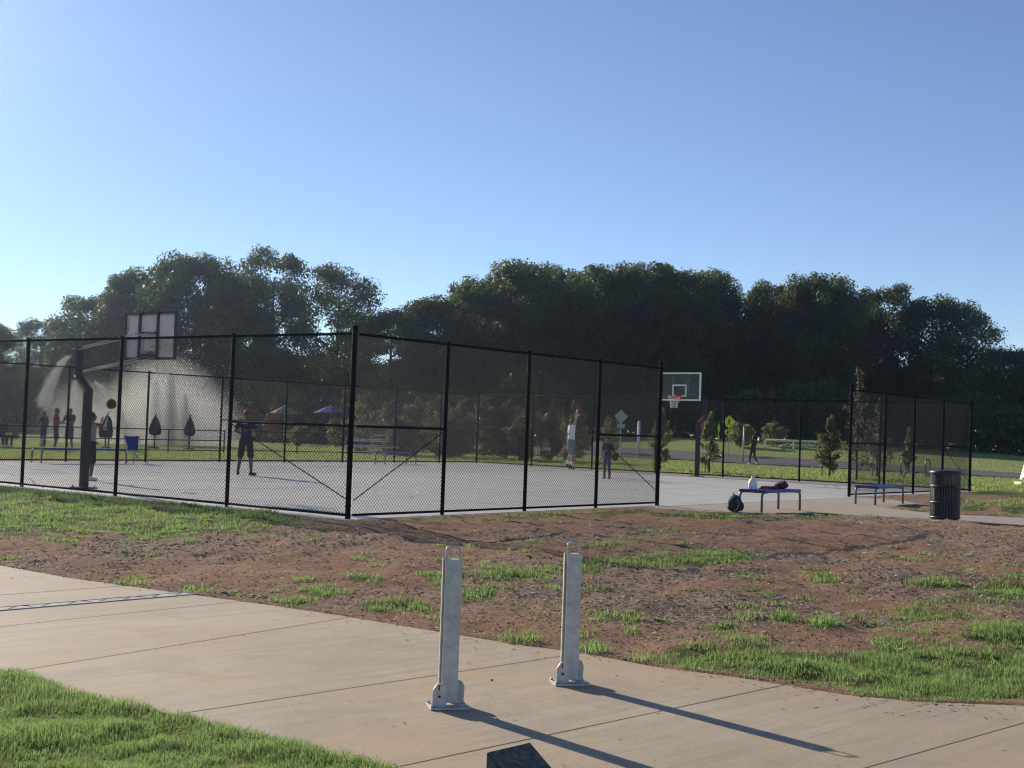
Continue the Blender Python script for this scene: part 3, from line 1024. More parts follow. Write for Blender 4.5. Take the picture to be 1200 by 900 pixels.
# ------------------------------------------------------------------ basketball hoops
def hoop(label, base_uv, board_uv, tower_back, dz, glass, framemat, barback):
    bx = xy(*board_uv)
    px = xy(*base_uv)
    face = UU if base_uv[0] < board_uv[0] else -UU
    t = thing('basketball_hoop', label, 'basketball hoop', uvz(*base_uv), math.atan2(face[1], face[0]))
    # local x: towards court, y: left ; board offset in local frame
    rel = bx - px
    side = np.array([-face[1], face[0]])
    ox, oy = float(rel @ face), float(rel @ side)
    zb = 2.9 + dz
    m = MB()
    m.cbox((0, 0, 1.06), (0.145, 0.145, 2.12), 0.012)
    m.box((0, 0, 0.012), (0.40, 0.40, 0.024))
    for sx in (-1, 1):
        for sy in (-1, 1):
            m.tube((sx * .155, sy * .155, 0.02), (sx * .155, sy * .155, 0.06), 0.014, n=6)
    m.build('pole', M['hoopblack'], t)
    tb = -tower_back
    d = Vector((tb, 0, 0.28))
    m = MB()
    q0_, q1_ = Vector((0.02, 0, 2.04)), Vector((tb, 0, 2.34))
    d = (q1_ - q0_).normalized()
    up = Vector((0, 1, 0)).cross(d) * -1
    rot = Matrix((d, Vector((0, 1, 0)), d.cross(Vector((0, 1, 0))))).transposed()
    m.cbox((q0_ + q1_) / 2, ((q1_ - q0_).length + 0.10, 0.125, 0.125), 0.01, rot)
    m.build('neck', M['hoopblack'], t)
    m = MB()
    m.cbox((tb, 0, (2.27 + 3.05 + dz) / 2), (0.115, 0.115, .78 + dz), 0.01)
    m.build('tower', M['hoopblack'], t)
    # parallel arms
    za1, za2 = 2.98 + dz, 2.52 + dz
    for sy in (-0.16, 0.16):
        MB().tube((tb - .12, sy * .8, za1), (ox - .06, oy + sy * 1.5, zb + .62), 0.012).build('arm', M['galv'] if barback else M['hoopblack'], t)
        MB().tube((tb + .02, sy * .8, za2), (ox - .06, oy + sy * 1.5, zb + .04), 0.012).build('arm', M['galv'] if barback else M['hoopblack'], t)
    if barback:
        MB().tube((tb + .5, 0, 2.62 + dz), (tb + .8, 0, 2.72 + dz), 0.03, n=10).build('adjuster', M['galv'], t)
    # backboard
    W, H = 1.83, 1.07
    m = MB()
    m.box((ox, oy, zb + H / 2), (0.012, W - 0.06, H - 0.06))
    bb = m.build('backboard', glass, t)
    m = MB()
    fr = 0.055
    for sy in (-1, 1):
        m.box((ox, oy + sy * (W / 2 - fr / 2), zb + H / 2), (0.05, fr, H))
    for z in (zb + fr / 2, zb + H - fr / 2):
        m.box((ox, oy, z), (0.046, W - 2 * fr - 0.004, fr))
    m.build('frame', framemat, bb)
    if barback:
        m = MB()
        for y in (-0.32, 0.32):
            m.box((ox - .045, oy + y, zb + H / 2), (0.05, 0.06, H - .01))
        m.box((ox - .047, oy, zb + 0.60), (0.045, 0.575, 0.05))
        m.box((ox - .047, oy, zb + 0.10), (0.045, 0.575, 0.06))
        m.build('brace', M['hoopblack'], bb)
    else:
        m = MB()
        for y in (-0.33, 0.33):
            m.box((ox - .05, oy + y, zb + H / 2), (0.05, 0.05, H - .01))
        m.build('brace', M['hoopblack'], bb)
    m = MB()
    tw, thh, w = 0.61, 0.46, 0.05
    for sy in (-1, 1):
        m.box((ox + .012, oy + sy * (tw / 2 - w / 2), zb + .15 + thh / 2), (0.004, w, thh))
    for z in (zb + .15 + w / 2, zb + .15 + thh - w / 2):
        m.box((ox + .012, oy, z), (0.0045, tw - 2 * w - .002, w))
    m.build('target_square', M['white'], bb)
    # rim
    rz, rr, rc = zb + .15, 0.2286, ox + .15 + .2286
    m = MB()
    m.path([(rc + rr * math.cos(a), oy + rr * math.sin(a), rz) for a in np.linspace(0, 2 * PI, 32, endpoint=False)], 0.011, 8, closed=True)
    m.box((ox + .03, oy, rz - .03), (0.05, 0.22, 0.16))
    m.box((ox + .10, oy, rz - .012), (0.12, 0.18, 0.03))
    for sy in (-1, 1):
        m.tube((ox + .05, oy + sy * .08, rz - .09), (rc - rr * .75, oy + sy * .15, rz - .01), 0.009, n=6)
    rim = m.build('rim', M['red'], t)
    m = MB()
    nn = 12
    lev = [(rr, 0), (rr * .9, .09), (rr * .74, .18), (rr * .62, .27), (rr * .56, .36), (rr * .58, .43)]
    for s in (1, -1):
        for k in range(nn):
            pts_ = []
            for i, (q, z) in enumerate(lev):
                a = 2 * PI * (k + s * i * 0.5) / nn
                pts_.append((rc + q * math.cos(a), oy + q * math.sin(a), rz - .01 - z))
            m.path(pts_, 0.006, 5)
    m.build('net', M['net'], rim)
    return t

def u_for(px, py, v):
    best = min(np.arange(-2, 33, 0.02), key=lambda u: abs(project(*[np.array(q) for q in (xy(u, v)[0], xy(u, v)[1], 3.3)])[0] - px))
    return float(best)
hoop('large basketball hoop seen from behind, its galvanised arms and backboard rising over the left fence', (1.0, 8.75), (u_for(175, 390, 9.0), 9.0), 0.25, -0.08, M['dustyglass'], M['hoopblack'], True)
hoop('far basketball hoop with white framed glass backboard and red rim, at the court opening', (29.45, 10.2), (u_for(796, 452, 10.2), 10.2), 0.5, -0.02, M['glass'], M['white'], False)

# ------------------------------------------------------------------ benches
def make_bench(label, L=1.75, W=0.62):
    t = thing('park_bench', label, 'bench', group='backless benches beside the court')
    m = MB()
    m.cbox((0, 0, 0.452), (L, W, 0.035), 0.012)
    # rolled edge and punched look ribs
    for sy in (-1, 1):
        m.cbox((0, sy * (W / 2 - .012), 0.432), (L - 0.02, 0.024, 0.05), 0.008)
    m.build('seat', M['blue'], t)
    for sx in (-1, 1):
        for sy in (-1, 1):
            x = sx * (L / 2 + 0.045)
            y = sy * (W / 2 - 0.05)
            pts_ = [(x - sx * .22, y, 0.418), (x - sx * .10, y, 0.418), (x - sx * .04, y, .40), (x - sx * .008, y, .355), (x, y, .28), (x, y, 0.0)]
            MB().path(pts_, 0.027, 10).build('leg', M['benchleg'], t)
        MB().tube((sx * (L / 2 - .17), -W / 2 + .05, .416), (sx * (L / 2 - .17), W / 2 - .05, .416), 0.022).build('crossbar', M['benchleg'], t)
    return t
bu = xy(10.75, -2.25)
b1 = make_bench('blue backless bench carrying a white jug and dark bag, beside the court opening')
b1.location = (bu[0], bu[1], float(zc_uv(10.75, -2.25)))
b1.rotation_euler.z = YAW_U
b2 = dup(b1, uvz(17.25, -2.1), YAW_U, 'blue backless bench with nothing on it, left of the trash can')
b3 = dup(b1, uvz(23.9, 20.9), YAW_U, 'blue bench inside the far court fence, seen past the front corner post')
t4 = make_bench('longer grey blue bench inside the fence at the left, behind the hoop pole', 3.0, 0.62)
t4.location = uvz(9.35, 21.1)
t4.rotation_euler.z = YAW_U

# things on the first bench
SZ = float(zc_uv(10.75, -2.25)) + 0.47
def bl(x, y, z=0.0):
    c, s = math.cos(YAW_U), math.sin(YAW_U)
    return (bu[0] + c * x - s * y, bu[1] + s * x + c * y, SZ + z)
t = thing('water_jug', 'white plastic gallon jug standing on the blue bench', 'jug', bl(-0.70, 0.08), YAW_U)
t.scale = (1.2, 1.1, 0.88)
MB().lathe([(0.07, 0), (0.083, 0.012), (0.085, 0.13), (0.08, 0.18), (0.058, 0.235), (0.03, 0.27), (0.022, 0.285), (0.022, 0.30)], n=20).build('body', M['jug'], t)
MB().path([(0.06, 0, .20), (0.085, 0, .215), (0.088, 0, .25), (0.06, 0, .275), (0.02, 0, .275)], 0.013, 8).build('handle', M['jug'], t)
MB().lathe([(0.026, 0.298), (0.026, 0.318), (0.02, 0.322)], n=16).build('cap', M['white'], t)
t = thing('water_bottle', 'small clear white water bottle beside the jug on the bench', 'bottle', bl(-0.50, 0.12), 0)
MB().lathe([(0.03, 0), (0.033, 0.01), (0.033, 0.13), (0.028, 0.16), (0.014, 0.2), (0.013, 0.215)], n=16).build('body', M['jug'], t)
MB().lathe([(0.015, 0.213), (0.015, 0.235)], n=14).build('cap', M['white'], t)
m = MB()
rnd = random.Random(4)
for i in range(3):
    m.cbox((0.01 * i, 0.005 * i, 0.012 + 0.022 * i), (0.46 - .03 * i, 0.26 - .02 * i, 0.021), 0.009, Matrix.Rotation(0.05 * i, 3, 'Z'))
o = m.build('folded_cloth', M['darkred'])
o.location = bl(-0.12, -0.02)
o.rotation_euler.z = YAW_U
tag(o, 'flat folded dark red cloth lying on the bench', 'cloth')
t = thing('duffel_bag', 'small slumped dark grey bag lying on the bench, right of the red cloth', 'bag', bl(0.52, 0.0), YAW_U + .1)
m = MB()
m.ell((0, 0, 0.075), (0.24, 0.14, 0.078))
m.ell((-0.12, 0.02, 0.06), (0.12, 0.11, 0.062))
m.ell((0.06, 0, 0.11), (0.13, 0.1, 0.07))
o = m.build('body', M['charcoal'], t)
md = o.modifiers.new('r', 'REMESH'); md.mode = 'VOXEL'; md.voxel_size = 0.012; md.use_smooth_shade = True
MB().path([(-0.12, -.05, .125), (-.05, -.06, .17), (.05, -.05, .195), (.12, -.03, .15)], 0.012, 6).build('strap', M['grey'], t)
bp_ = on(861, 599)
t = thing('backpack', 'black backpack on the ground beneath the bench end', 'backpack', (bp_[0], bp_[1], float(zc_uv(10, -2)) + 0.0), YAW_U + .4)
m = MB()
m.ell((0, 0, 0.17), (0.21, 0.15, 0.19))
m.ell((0, 0, 0.09), (0.22, 0.16, 0.095))
m.ell((0.03, -0.12, 0.12), (0.14, 0.07, 0.10))
o = m.build('body', M['charcoal'], t)
md = o.modifiers.new('r', 'REMESH'); md.mode = 'VOXEL'; md.voxel_size = 0.014; md.use_smooth_shade = True
MB().path([(-.05, .03, .34), (-.02, .03, .39), (.03, .03, .39), (.05, .03, .34)], 0.012, 6).build('handle', M['liner'], t)
MB().path([(-.14, -.04, .28), (-.21, -.1, .18), (-.24, -.06, .06), (-.18, 0, .02)], 0.014, 6).build('strap', M['grey'], t)

# ------------------------------------------------------------------ trash can
tc = on(1107, 609)
t = thing('trash_can', 'dark grey slatted metal trash can standing beside the pavement', 'trash can', tc, 0.3)
Rr = 0.30
m = MB()
ns = 34
for k in range(ns):
    a = 2 * PI * k / ns
    rot = Matrix.Rotation(a, 3, 'Z')
    m.box(rot @ Vector((Rr, 0, 0.50)), (0.006, 0.034, 0.92), rot)
m.build('slats', M['can'], t)
for z in (0.05, 0.36, 0.70, 0.955):
    mm_ = MB()
    mm_.lathe([(Rr - .004, z - .022), (Rr + .012, z - .022), (Rr + .012, z + .022), (Rr - .004, z + .022)], n=40, caps=False)
    mm_.build('band', M['can'], t)
MB().lathe([(0.24, 0.03), (0.265, 0.05), (0.27, 0.70), (0.26, 0.705), (0.25, 0.06)], n=32).build('liner', M['liner'], t)
m = MB()
m.lathe([(Rr + .022, 0.965), (Rr + .026, 0.985), (Rr + .01, 1.015), (0.22, 1.03), (0.15, 1.033), (0.15, 1.0), (0.29, 0.966)], n=40, caps=False)
m.build('lid', M['can'], t)
MB().lathe([(0.27, 0.0), (0.27, 0.03)], n=32).build('foot', M['liner'], t)

# ------------------------------------------------------------------ bollards
def bollard(loc, yaw, label, h=0.885):
    t = thing('folding_bollard', label, 'bollard', loc, yaw, 'galvanised fold down bollards on the path')
    W, D = 0.100, 0.082
    m = MB()
    th_ = 0.006
    z0, z1 = 0.035, h
    zc_ = (z0 + z1) / 2
    # channel section, open to the left, with a folded lip along the rear flange
    m.cbox((0, -D / 2 + th_ / 2, zc_), (W, th_, z1 - z0), 0.002)
    m.box((W / 2 - th_ / 2, th_ / 2 + .001, zc_), (th_, D - th_ - .002, z1 - z0 - .001))
    m.cbox((-.003, D / 2 + th_ / 2, zc_), (W + .006, th_, z1 - z0 - .001), 0.002)
    m.box((-W / 2 - .003, D / 2 - .012, zc_), (th_, 0.022, z1 - z0 - .003))
    m.box((0.02, 0.0, h - .004), (W - .045, D - 2 * th_ - .002, 0.006))
    m.build('post', M['galv'], t)
    m = MB()
    hp = [(-0.040, 0, h - .06), (-0.040, 0, h + .052), (-.037, 0, h + .064), (-.027, 0, h + .070), (.027, 0, h + .070), (.037, 0, h + .064), (0.040, 0, h + .052), (0.040, 0, h - .06)]
    m.path(hp, 0.0075, 8)
    m.build('handle', M['galv'], t)
    m = MB()
    m.cbox((0, 0, 0.008), (0.235, 0.18, 0.014), 0.003)
    bp0 = m.build('base_plate', M['galv'], t)
    for sx in (-1, 1):
        for sy in (-1, 1):
            MB().tube((sx * .106, sy * .068, .014), (sx * .106, sy * .068, .028), 0.010, n=6).build('bolt', M['steel'], bp0)
    # hinge ears
    for sx, sy in ((-1, -0.052), (1, 0.056)):
        m = MB()
        prof = [(-0.042, 0.0), (0.042, 0.0)]
        for a in np.linspace(0, PI, 12):
            prof.append((0.042 * math.cos(a) + (0.006 if a < 1.2 else 0), 0.085 + 0.055 * math.sin(a) * (1.0 if a < 2.0 else .82)))
        mx = Matrix.Translation((sx * 0.062, sy, 0.014)) @ Matrix.Rotation(PI / 2, 4, 'X')
        m.prism(prof, -0.005, 0.005, mx)
        e = m.build('hinge_plate', M['galv'], t)
        m = MB()
        m.tube((sx * .062, sy - .009, .075), (sx * .062, sy + .009, .075), 0.008, n=10)
        m.build('lock_hole', M['liner'], e)
        MB().box((sx * .062 - .004, sy - .0058, .128), (0.007, 0.0025, 0.03)).build('lock_slot', M['liner'], e)
    return t
bA = P(524, 832)
bB = P(667.5, 804)
bollard((bA[0], bA[1] + .05, 0.005), R(13), 'nearer galvanised fold down bollard with loop handle, on the path left of its twin')
bollard((bB[0], bB[1] + .05, 0.005), R(12), 'galvanised fold down bollard farther from the camera, right of its twin on the path', 0.865)

# timber post whose bevelled top shows at the bottom edge
ap = PD(621, 868, 3.75)
e1 = np.array([-0.66, -0.75]) * 0.185
e2 = np.array([0.75, -0.66]) * 0.185
c0 = ap[:2]
m = MB()
cs = [c0, c0 + e1, c0 + e1 + e2, c0 + e2]
zt = [ap[2], ap[2], ap[2] - 0.125, ap[2] - 0.125]
o3 = np.array([c0[0], c0[1]])
bm = bmesh.new()
vb = [bm.verts.new((q[0] - o3[0], q[1] - o3[1], -0.05)) for q in cs]
vt = [bm.verts.new((q[0] - o3[0], q[1] - o3[1], z)) for q, z in zip(cs, zt)]
bm.faces.new(vt)
for i in range(4):
    bm.faces.new((vb[i], vb[(i + 1) % 4], vt[(i + 1) % 4], vt[i]))
bmesh.ops.recalc_face_normals(bm, faces=bm.faces[:])
bmesh.ops.bevel(bm, geom=[e for e in bm.edges if any(q in vt for q in e.verts)], offset=0.006, segments=2, affect='EDGES')
me = bpy.data.meshes.new('timber_post')
bm.to_mesh(me)
bm.free()
me.materials.append(M['timber'])
o = bpy.data.objects.new('timber_post', me)
C.objects.link(o)
o.location = (o3[0], o3[1], 0)
tag(o, 'short dark weathered timber post with slanted top, nearest the camera', 'post')

# ------------------------------------------------------------------ signs, gate, racks
def diamond_sign(px, py, D, size, label, facemat, front, plate, name='road_sign', yaw=0.0, group=None):
    q = PD(px, py, D)
    g = tz(q[0], q[1])
    t = thing(name, label, 'sign', (q[0], q[1], g), yaw, group)
    zc_ = q[2] - g
    MB().box((0, 0.03, (zc_ + .2) / 2), (0.05, 0.03, zc_ + .2)).build('post', M['galv'], t)
    s = size / 2 * 1.414
    mx = Matrix.Translation((0, 0.008, zc_)) @ Matrix.Rotation(PI / 2, 4, 'X')
    c = 0.03
    poly = [(s - c, -c), (s - c, c), (c, s - c), (-c, s - c), (-s + c, c), (-s + c, -c), (-c, -s + c), (c, -s + c)]
    m = MB().prism(poly, -0.003, 0.003, mx)
    f = m.build('face_panel', facemat, t)
    if front:
        # thin black border and a walking figure
        m = MB()
        k = s * 0.90
        for i in range(4):
            a0, a1 = PI / 2 * i, PI / 2 * (i + 1)
            p0 = Vector((k * math.cos(a0), 0, k * math.sin(a0) + zc_))
            p1 = Vector((k * math.cos(a1), 0, k * math.sin(a1) + zc_))
            m.tube(p0 * .5 + p0 * .5 + Vector((0, 0.003, 0)), p1 + Vector((0, 0.003, 0)), 0.008, n=4)
        m.build('border', M['liner'], f)
        m = MB()
        u_ = size * 0.5
        def limb(a, b_, w):
            a, b_ = Vector((a[0] * u_, a[1] * u_, 0)), Vector((b_[0] * u_, b_[1] * u_, 0))
            d = (b_ - a).normalized()
            n_ = Vector((-d.y, d.x, 0)) * w * u_ / 2
            m.prism([(a + n_)[:2], (a - n_)[:2], (b_ - n_)[:2], (b_ + n_)[:2]], 0.0045 + .0004 * len(m.f) / 6, 0.006 + .0004 * len(m.f) / 6, mx)
        m.prism([(0.04 * u_ + .13 * u_ * math.cos(a), .62 * u_ + .13 * u_ * math.sin(a)) for a in np.linspace(0, 2 * PI, 14, endpoint=False)], 0.0045, 0.006, mx)
        limb((0, .46), (-.03, -.05), .24)
        limb((-.03, -.02), (.20, -.38), .14)
        limb((.20, -.36), (.24, -.68), .12)
        limb((-.04, -.02), (-.18, -.36), .14)
        limb((-.18, -.36), (-.36, -.60), .12)
        limb((.02, .40), (.30, .16), .10)
        limb((-.04, .40), (-.26, .10), .10)
        m.build('walking_figure', M['liner'], f)
    if plate:
        zp = zc_ - s - 0.17
        f2 = MB().box((0, 0.008, zp), (size * .8, 0.006, 0.27)).build('plaque', facemat, t)
        if front:
            m = MB()
            mx2 = Matrix.Translation((0, 0.008, zp)) @ Matrix.Rotation(PI / 2, 4, 'X')
            m.prism([(.16, .10), (-.02, .01), (-.08, .07), (-.18, -.10), (.02, -.09), (-.03, -.04), (.17, .04)], 0.0042, 0.0055, mx2)
            m.build('arrow', M['liner'], f2)
    return t
G1 = 'pedestrian crossing signs by the road'
diamond_sign(854.5, 494.5, 84, 0.64, 'yellow diamond pedestrian crossing sign with arrow plaque, facing the camera by the road', M['yellow'], True, True, yaw=R(-8), group=G1)
diamond_sign(842.5, 502, 90, 0.64, 'yellow pedestrian crossing sign turned edge on, just left of the facing one', M['yellow'], True, True, yaw=R(68), group=G1)
diamond_sign(728, 488, 85, 0.64, 'grey diamond sign seen from its blank back, behind the small boy', M['signback'], False, True, yaw=R(10))
q = PD(824, 497, 90)
g = tz(q[0], q[1])
t = thing('octagon_sign', 'dull red octagonal sign right behind the far hoop pole', 'sign', (q[0], q[1], g), 0.2)
MB().box((0, 0.03, (q[2] - g + .3) / 2), (0.05, 0.03, q[2] - g + .3)).build('post', M['galv'], t)
mx = Matrix.Translation((0, 0.006, q[2] - g)) @ Matrix.Rotation(PI / 2, 4, 'X')
MB().prism([(0.36 * math.cos(a), 0.36 * math.sin(a)) for a in np.linspace(0, 2 * PI, 8, endpoint=False) + PI / 8], -.003, .003, mx).build('face_panel', M['red'], t)
for px, top, bot, D, lab, r in ((749, 494, 519, 88, 'white marker post on the lawn behind the small boy', 0.09), (872, 500, 541, 82, 'thin pale steel post beside the walking man', 0.05)):
    q = PD(px, top, D)
    g = tz(q[0], q[1])
    o = MB().tube((0, 0, -.05), (0, 0, q[2] - g), r, n=12).ell((0, 0, q[2] - g), (r, r, r * .5)).build('marker_post', M['white'] if r > .06 else M['galv'])
    o.location = (q[0], q[1], g)
    tag(o, lab, 'post')

q = PD(897, 515.5, 95)
g = tz(q[0], q[1])
t = thing('pipe_gate', 'cream painted pipe gate with braces standing across the road', 'gate', (q[0], q[1], g), R(-3))
hh = q[2] - g
GL = 4.1
MB().tube((0, 0, hh), (GL, 0, hh), 0.085, n=16).build('top_rail', M['cream'], t)
MB().tube((1.8, 0.0, 0.3), (4.4, 0, 0.3), 0.08, n=16).build('bottom_rail', M['cream'], t)
for x in (0.0, 2.0, 4.0):
    MB().cbox((x, 0.0, hh / 2 - .05), (0.13, 0.11, hh + .02), 0.012).build('post', M['cream'], t)
MB().tube((0.1, -.01, hh - .1), (0.9, -.01, 0.2), 0.045).build('brace', M['galv'], t)
MB().tube((1.7, -.01, hh - .15), (1.0, -.01, 0.15), 0.045).build('brace', M['galv'], t)
MB().tube((2.2, -.01, .3), (3.0, -.01, hh - .1), 0.045).build('brace', M['galv'], t)
MB().tube((3.9, -.01, hh - .2), (3.1, -.01, .4), 0.045).build('brace', M['galv'], t)

for px, lab in ((1058.5, 'round topped steel bike rack seen edge on, left of its twin behind the fence wing'), (1087, 'round topped steel bike rack behind the trash can')):
    q = P(px, 560, 0.28)
    g = tz(q[0], q[1])
    o = MB()
    o.path([(.30 * math.cos(a), 0, .50 + .40 * math.sin(a)) for a in np.linspace(0, 2 * PI, 32, endpoint=False)], 0.034, 10, closed=True)
    o.tube((0, 0, -.05), (0, 0, .11), 0.04)
    o = o.build('bike_rack', M['benchleg'])
    o.location = (q[0], q[1], g)
    o.rotation_euler.z = R(52)
    tag(o, lab, 'bike rack', 'bike racks behind the fence wing')

# object at the right edge: pale slanted panel, chrome bowl, cream slab
q = on(1200, 568)
t = thing('drinking_fountain', 'pale slanted panel and chrome bowl on a cream slab, right edge of the photo', 'drinking fountain', (q[0], q[1], q[2]), R(10))
MB().cbox((0.2, 0, 0.05), (1.0, 0.6, 0.14), 0.02).build('slab', M['cream'], t)
MB().cbox((0.14, 0.0, 0.72), (0.16, 0.4, 1.1), 0.02, Matrix.Rotation(R(17), 3, 'Y')).build('pedestal', M['signback'], t)
MB().lathe([(0.05, 0.12), (0.16, 0.2), (0.2, 0.3), (0.17, 0.33), (0.1, 0.25)], (-0.0, -.15, 0.0), 20).build('bowl', M['steel'], t)

# ------------------------------------------------------------------ splash pad water
def droplets(name, pts, size, parent=None):
    k = len(pts)
    o = np.array([(1, 0, 0), (-1, 0, 0), (0, 1, 0), (0, -1, 0), (0, 0, 1.4), (0, 0, -1.4)])
    f = np.array([(0, 2, 4), (2, 1, 4), (1, 3, 4), (3, 0, 4), (2, 0, 5), (1, 2, 5), (3, 1, 5), (0, 3, 5)])
    s = size * rng.uniform(0.5, 1.4, (k, 1, 1))
    vs = (pts[:, None, :] + o[None] * s).reshape(-1, 3)
    fs = (f[None] + (np.arange(k) * 6)[:, None, None]).reshape(-1, 3)
    return np_mesh(name, vs, fs, M['water'], parent)

def jet(px0, py0, px1, py1, D, n_, spread0, spread1, label, name='water_jet', arcy=0):
    n_ = int(n_ * 1.8)
    a, b_ = PD(px0, py0, D), PD(px1, py1, D)
    b_[2] = max(b_[2], 0.2)
    tt = rng.random(n_) ** 0.8
    pts_ = a + (b_ - a) * tt[:, None]
    if arcy:
        pts_[:, 0] = a[0] + (b_[0] - a[0]) * tt ** 0.55
    sp = (spread0 + (spread1 - spread0) * tt) * .6
    strand = rng.normal(size=(9, 3)) * .8
    pts_ = pts_ + strand[rng.integers(0, 9, n_)] * sp[:, None]
    sp = sp * .6 + .04
    pts_ = pts_ + rng.normal(size=(n_, 3)) * sp[:, None] * np.array([1, 1, 0.5])
    pts_[:, 2] = np.maximum(pts_[:, 2], 0.25)
    o = droplets(name, pts_, 0.019)
    tag(o, label, 'water spray', 'water jets of the splash pad')
    return o
jet(83, 418, 50, 478, 74, 1700, 0.08, 0.30, 'white water spray arcing down left of the hoop pole', arcy=1)
jet(88, 446, 92, 520, 76, 1500, 0.10, 0.55, 'white water spray falling right behind the hoop pole')
jet(108, 448, 150, 520, 76, 1400, 0.08, 0.50, 'white water spray fanning down to the right of the hoop pole', arcy=1)
jet(200, 415, 200, 525, 76, 3000, 0.10, 0.30, 'tallest bright white water column behind the backboard')
jet(182, 440, 182, 525, 76, 1700, 0.10, 0.32, 'bright water column left of the tallest one, behind the net')
jet(216, 460, 218, 528, 76, 1300, 0.07, 0.28, 'short water column right of the tallest one')
def mist_cloud(px, py, D, rad, dens, n_):
    c = PD(px, py, D)
    o = MB().ell((0, 0, 0), rad, None, 24, 16).build('spray_mist', new_mat('mist_air')[0])
    o.location = Vector([float(q) for q in c])
    o['kind'] = 'stuff'
    nt_ = o.data.materials[0].node_tree
    vs_ = nt_.nodes.new('ShaderNodeVolumePrincipled')
    vs_.inputs['Color'].default_value = (1.0, 1.0, 1.0, 1)
    tc_ = nt_.nodes.new('ShaderNodeTexCoord')
    mp_ = nt_.nodes.new('ShaderNodeMapping')
    mp_.inputs['Scale'].default_value = tuple(1.0 / q for q in rad)
    gr_ = nt_.nodes.new('ShaderNodeTexGradient')
    gr_.gradient_type = 'SPHERICAL'
    no_ = nt_.nodes.new('ShaderNodeTexNoise')
    no_.inputs['Scale'].default_value = 1.1
    no_.inputs['Detail'].default_value = 3
    ml_ = nt_.nodes.new('ShaderNodeMath')
    ml_.operation = 'MULTIPLY'
    m2_ = nt_.nodes.new('ShaderNodeMath')
    m2_.operation = 'MULTIPLY'
    m2_.inputs[1].default_value = dens * 4
    nt_.links.new(tc_.outputs['Object'], mp_.inputs['Vector'])
    nt_.links.new(mp_.outputs[0], gr_.inputs[0])
    nt_.links.new(tc_.outputs['Object'], no_.inputs['Vector'])
    nt_.links.new(gr_.outputs['Fac'], ml_.inputs[0])
    nt_.links.new(no_.outputs['Fac'], ml_.inputs[1])
    nt_.links.new(ml_.outputs[0], m2_.inputs[0])
    nt_.links.new(m2_.outputs[0], vs_.inputs['Density'])
    vs_.inputs['Anisotropy'].default_value = 0.6
    nt_.links.new(vs_.outputs[0], [q for q in nt_.nodes if q.type == 'OUTPUT_MATERIAL'][0].inputs['Volume'])
    d_ = rng.normal(size=(n_, 3)) * np.array(rad) * .42
    d_[:, 2] -= rad[2] * .15
    pts_ = c + d_
    pts_ = pts_[pts_[:, 2] > .3]
    o2 = droplets('spray_drops', pts_, 0.013)
    o2['kind'] = 'stuff'
mist_cloud(192, 492, 77, (3.9, 3.4, 4.0), 0.17, 26000)
mist_cloud(236, 506, 78, (3.0, 3.0, 2.8), 0.10, 8000)
mist_cloud(102, 496, 77, (3.0, 3.0, 2.8), 0.06, 7000)

# folded umbrellas, open umbrellas
def folded_umbrella(px, top, bot, base, D, hw, label, stripe=False):
    q = PD(px, top, D)
    g = tz(q[0], q[1])
    zt_ = q[2] - g
    s = D / F
    zb_ = PD(px, bot, D)[2] - g
    t = thing('folded_umbrella', label, 'umbrella', (q[0], q[1], g), 0.3, 'folded umbrellas at the splash pad')
    MB().tube((0, 0, -.02), (0, 0, zt_ + .05), 0.035, n=8).build('pole', M['black'], t)
    m = MB()
    H = zt_ - zb_
    r = hw * s
    n_ = 16
    prof = [(0.03, 1.0), (0.22, .88), (0.55, .68), (0.85, .45), (1.0, .25), (0.92, .08), (0.55, 0.0)] if not stripe else [(0.1, 1.0), (0.5, .96), (0.75, .82), (0.88, .6), (1.0, .35), (1.0, .12), (0.8, 0.0)]
    vs, fs = [], []
    for w, hgt in prof:
        for j in range(n_):
            a = 2 * PI * j / n_
            rr = r * w * (1.0 if j % 2 else 0.78)
            vs.append((rr * math.cos(a), rr * math.sin(a), zb_ + H * hgt))
    for i in range(len(prof) - 1):
        for j in range(n_):
            fs.append((i * n_ + j, i * n_ + (j + 1) % n_, (i + 1) * n_ + (j + 1) % n_, (i + 1) * n_ + j))
    fs.append(tuple(range(n_)))
    fs.append(tuple(range((len(prof) - 1) * n_, len(prof) * n_)))
    m.add(vs, fs, True)
    can = m.build('canopy', M['umbrella'], t)
    if stripe:
        m = MB()
        pts_ = [(r * w * math.cos(-1.75) * 1.03, r * w * math.sin(-1.75) * 1.03, zb_ + H * hgt) for w, hgt in prof[1:5]]
        m.path(pts_, 0.10, 6)
        m.build('stripe', M['paleblue'], can)
    MB().lathe([(0.28, 0), (0.28, .06), (0.06, .09)], n=16).build('foot', M['black'], t)
    return t
folded_umbrella(125, 487, 513, 530, 64, 8.5, 'dark folded umbrella with a pale stripe, right of the hoop pole', True)
folded_umbrella(182.5, 486, 510, 532, 66, 8, 'plump dark folded umbrella in front of the brightest spray')
folded_umbrella(223, 487, 511, 532, 66, 7, 'slimmer dark folded umbrella right of the plump one')

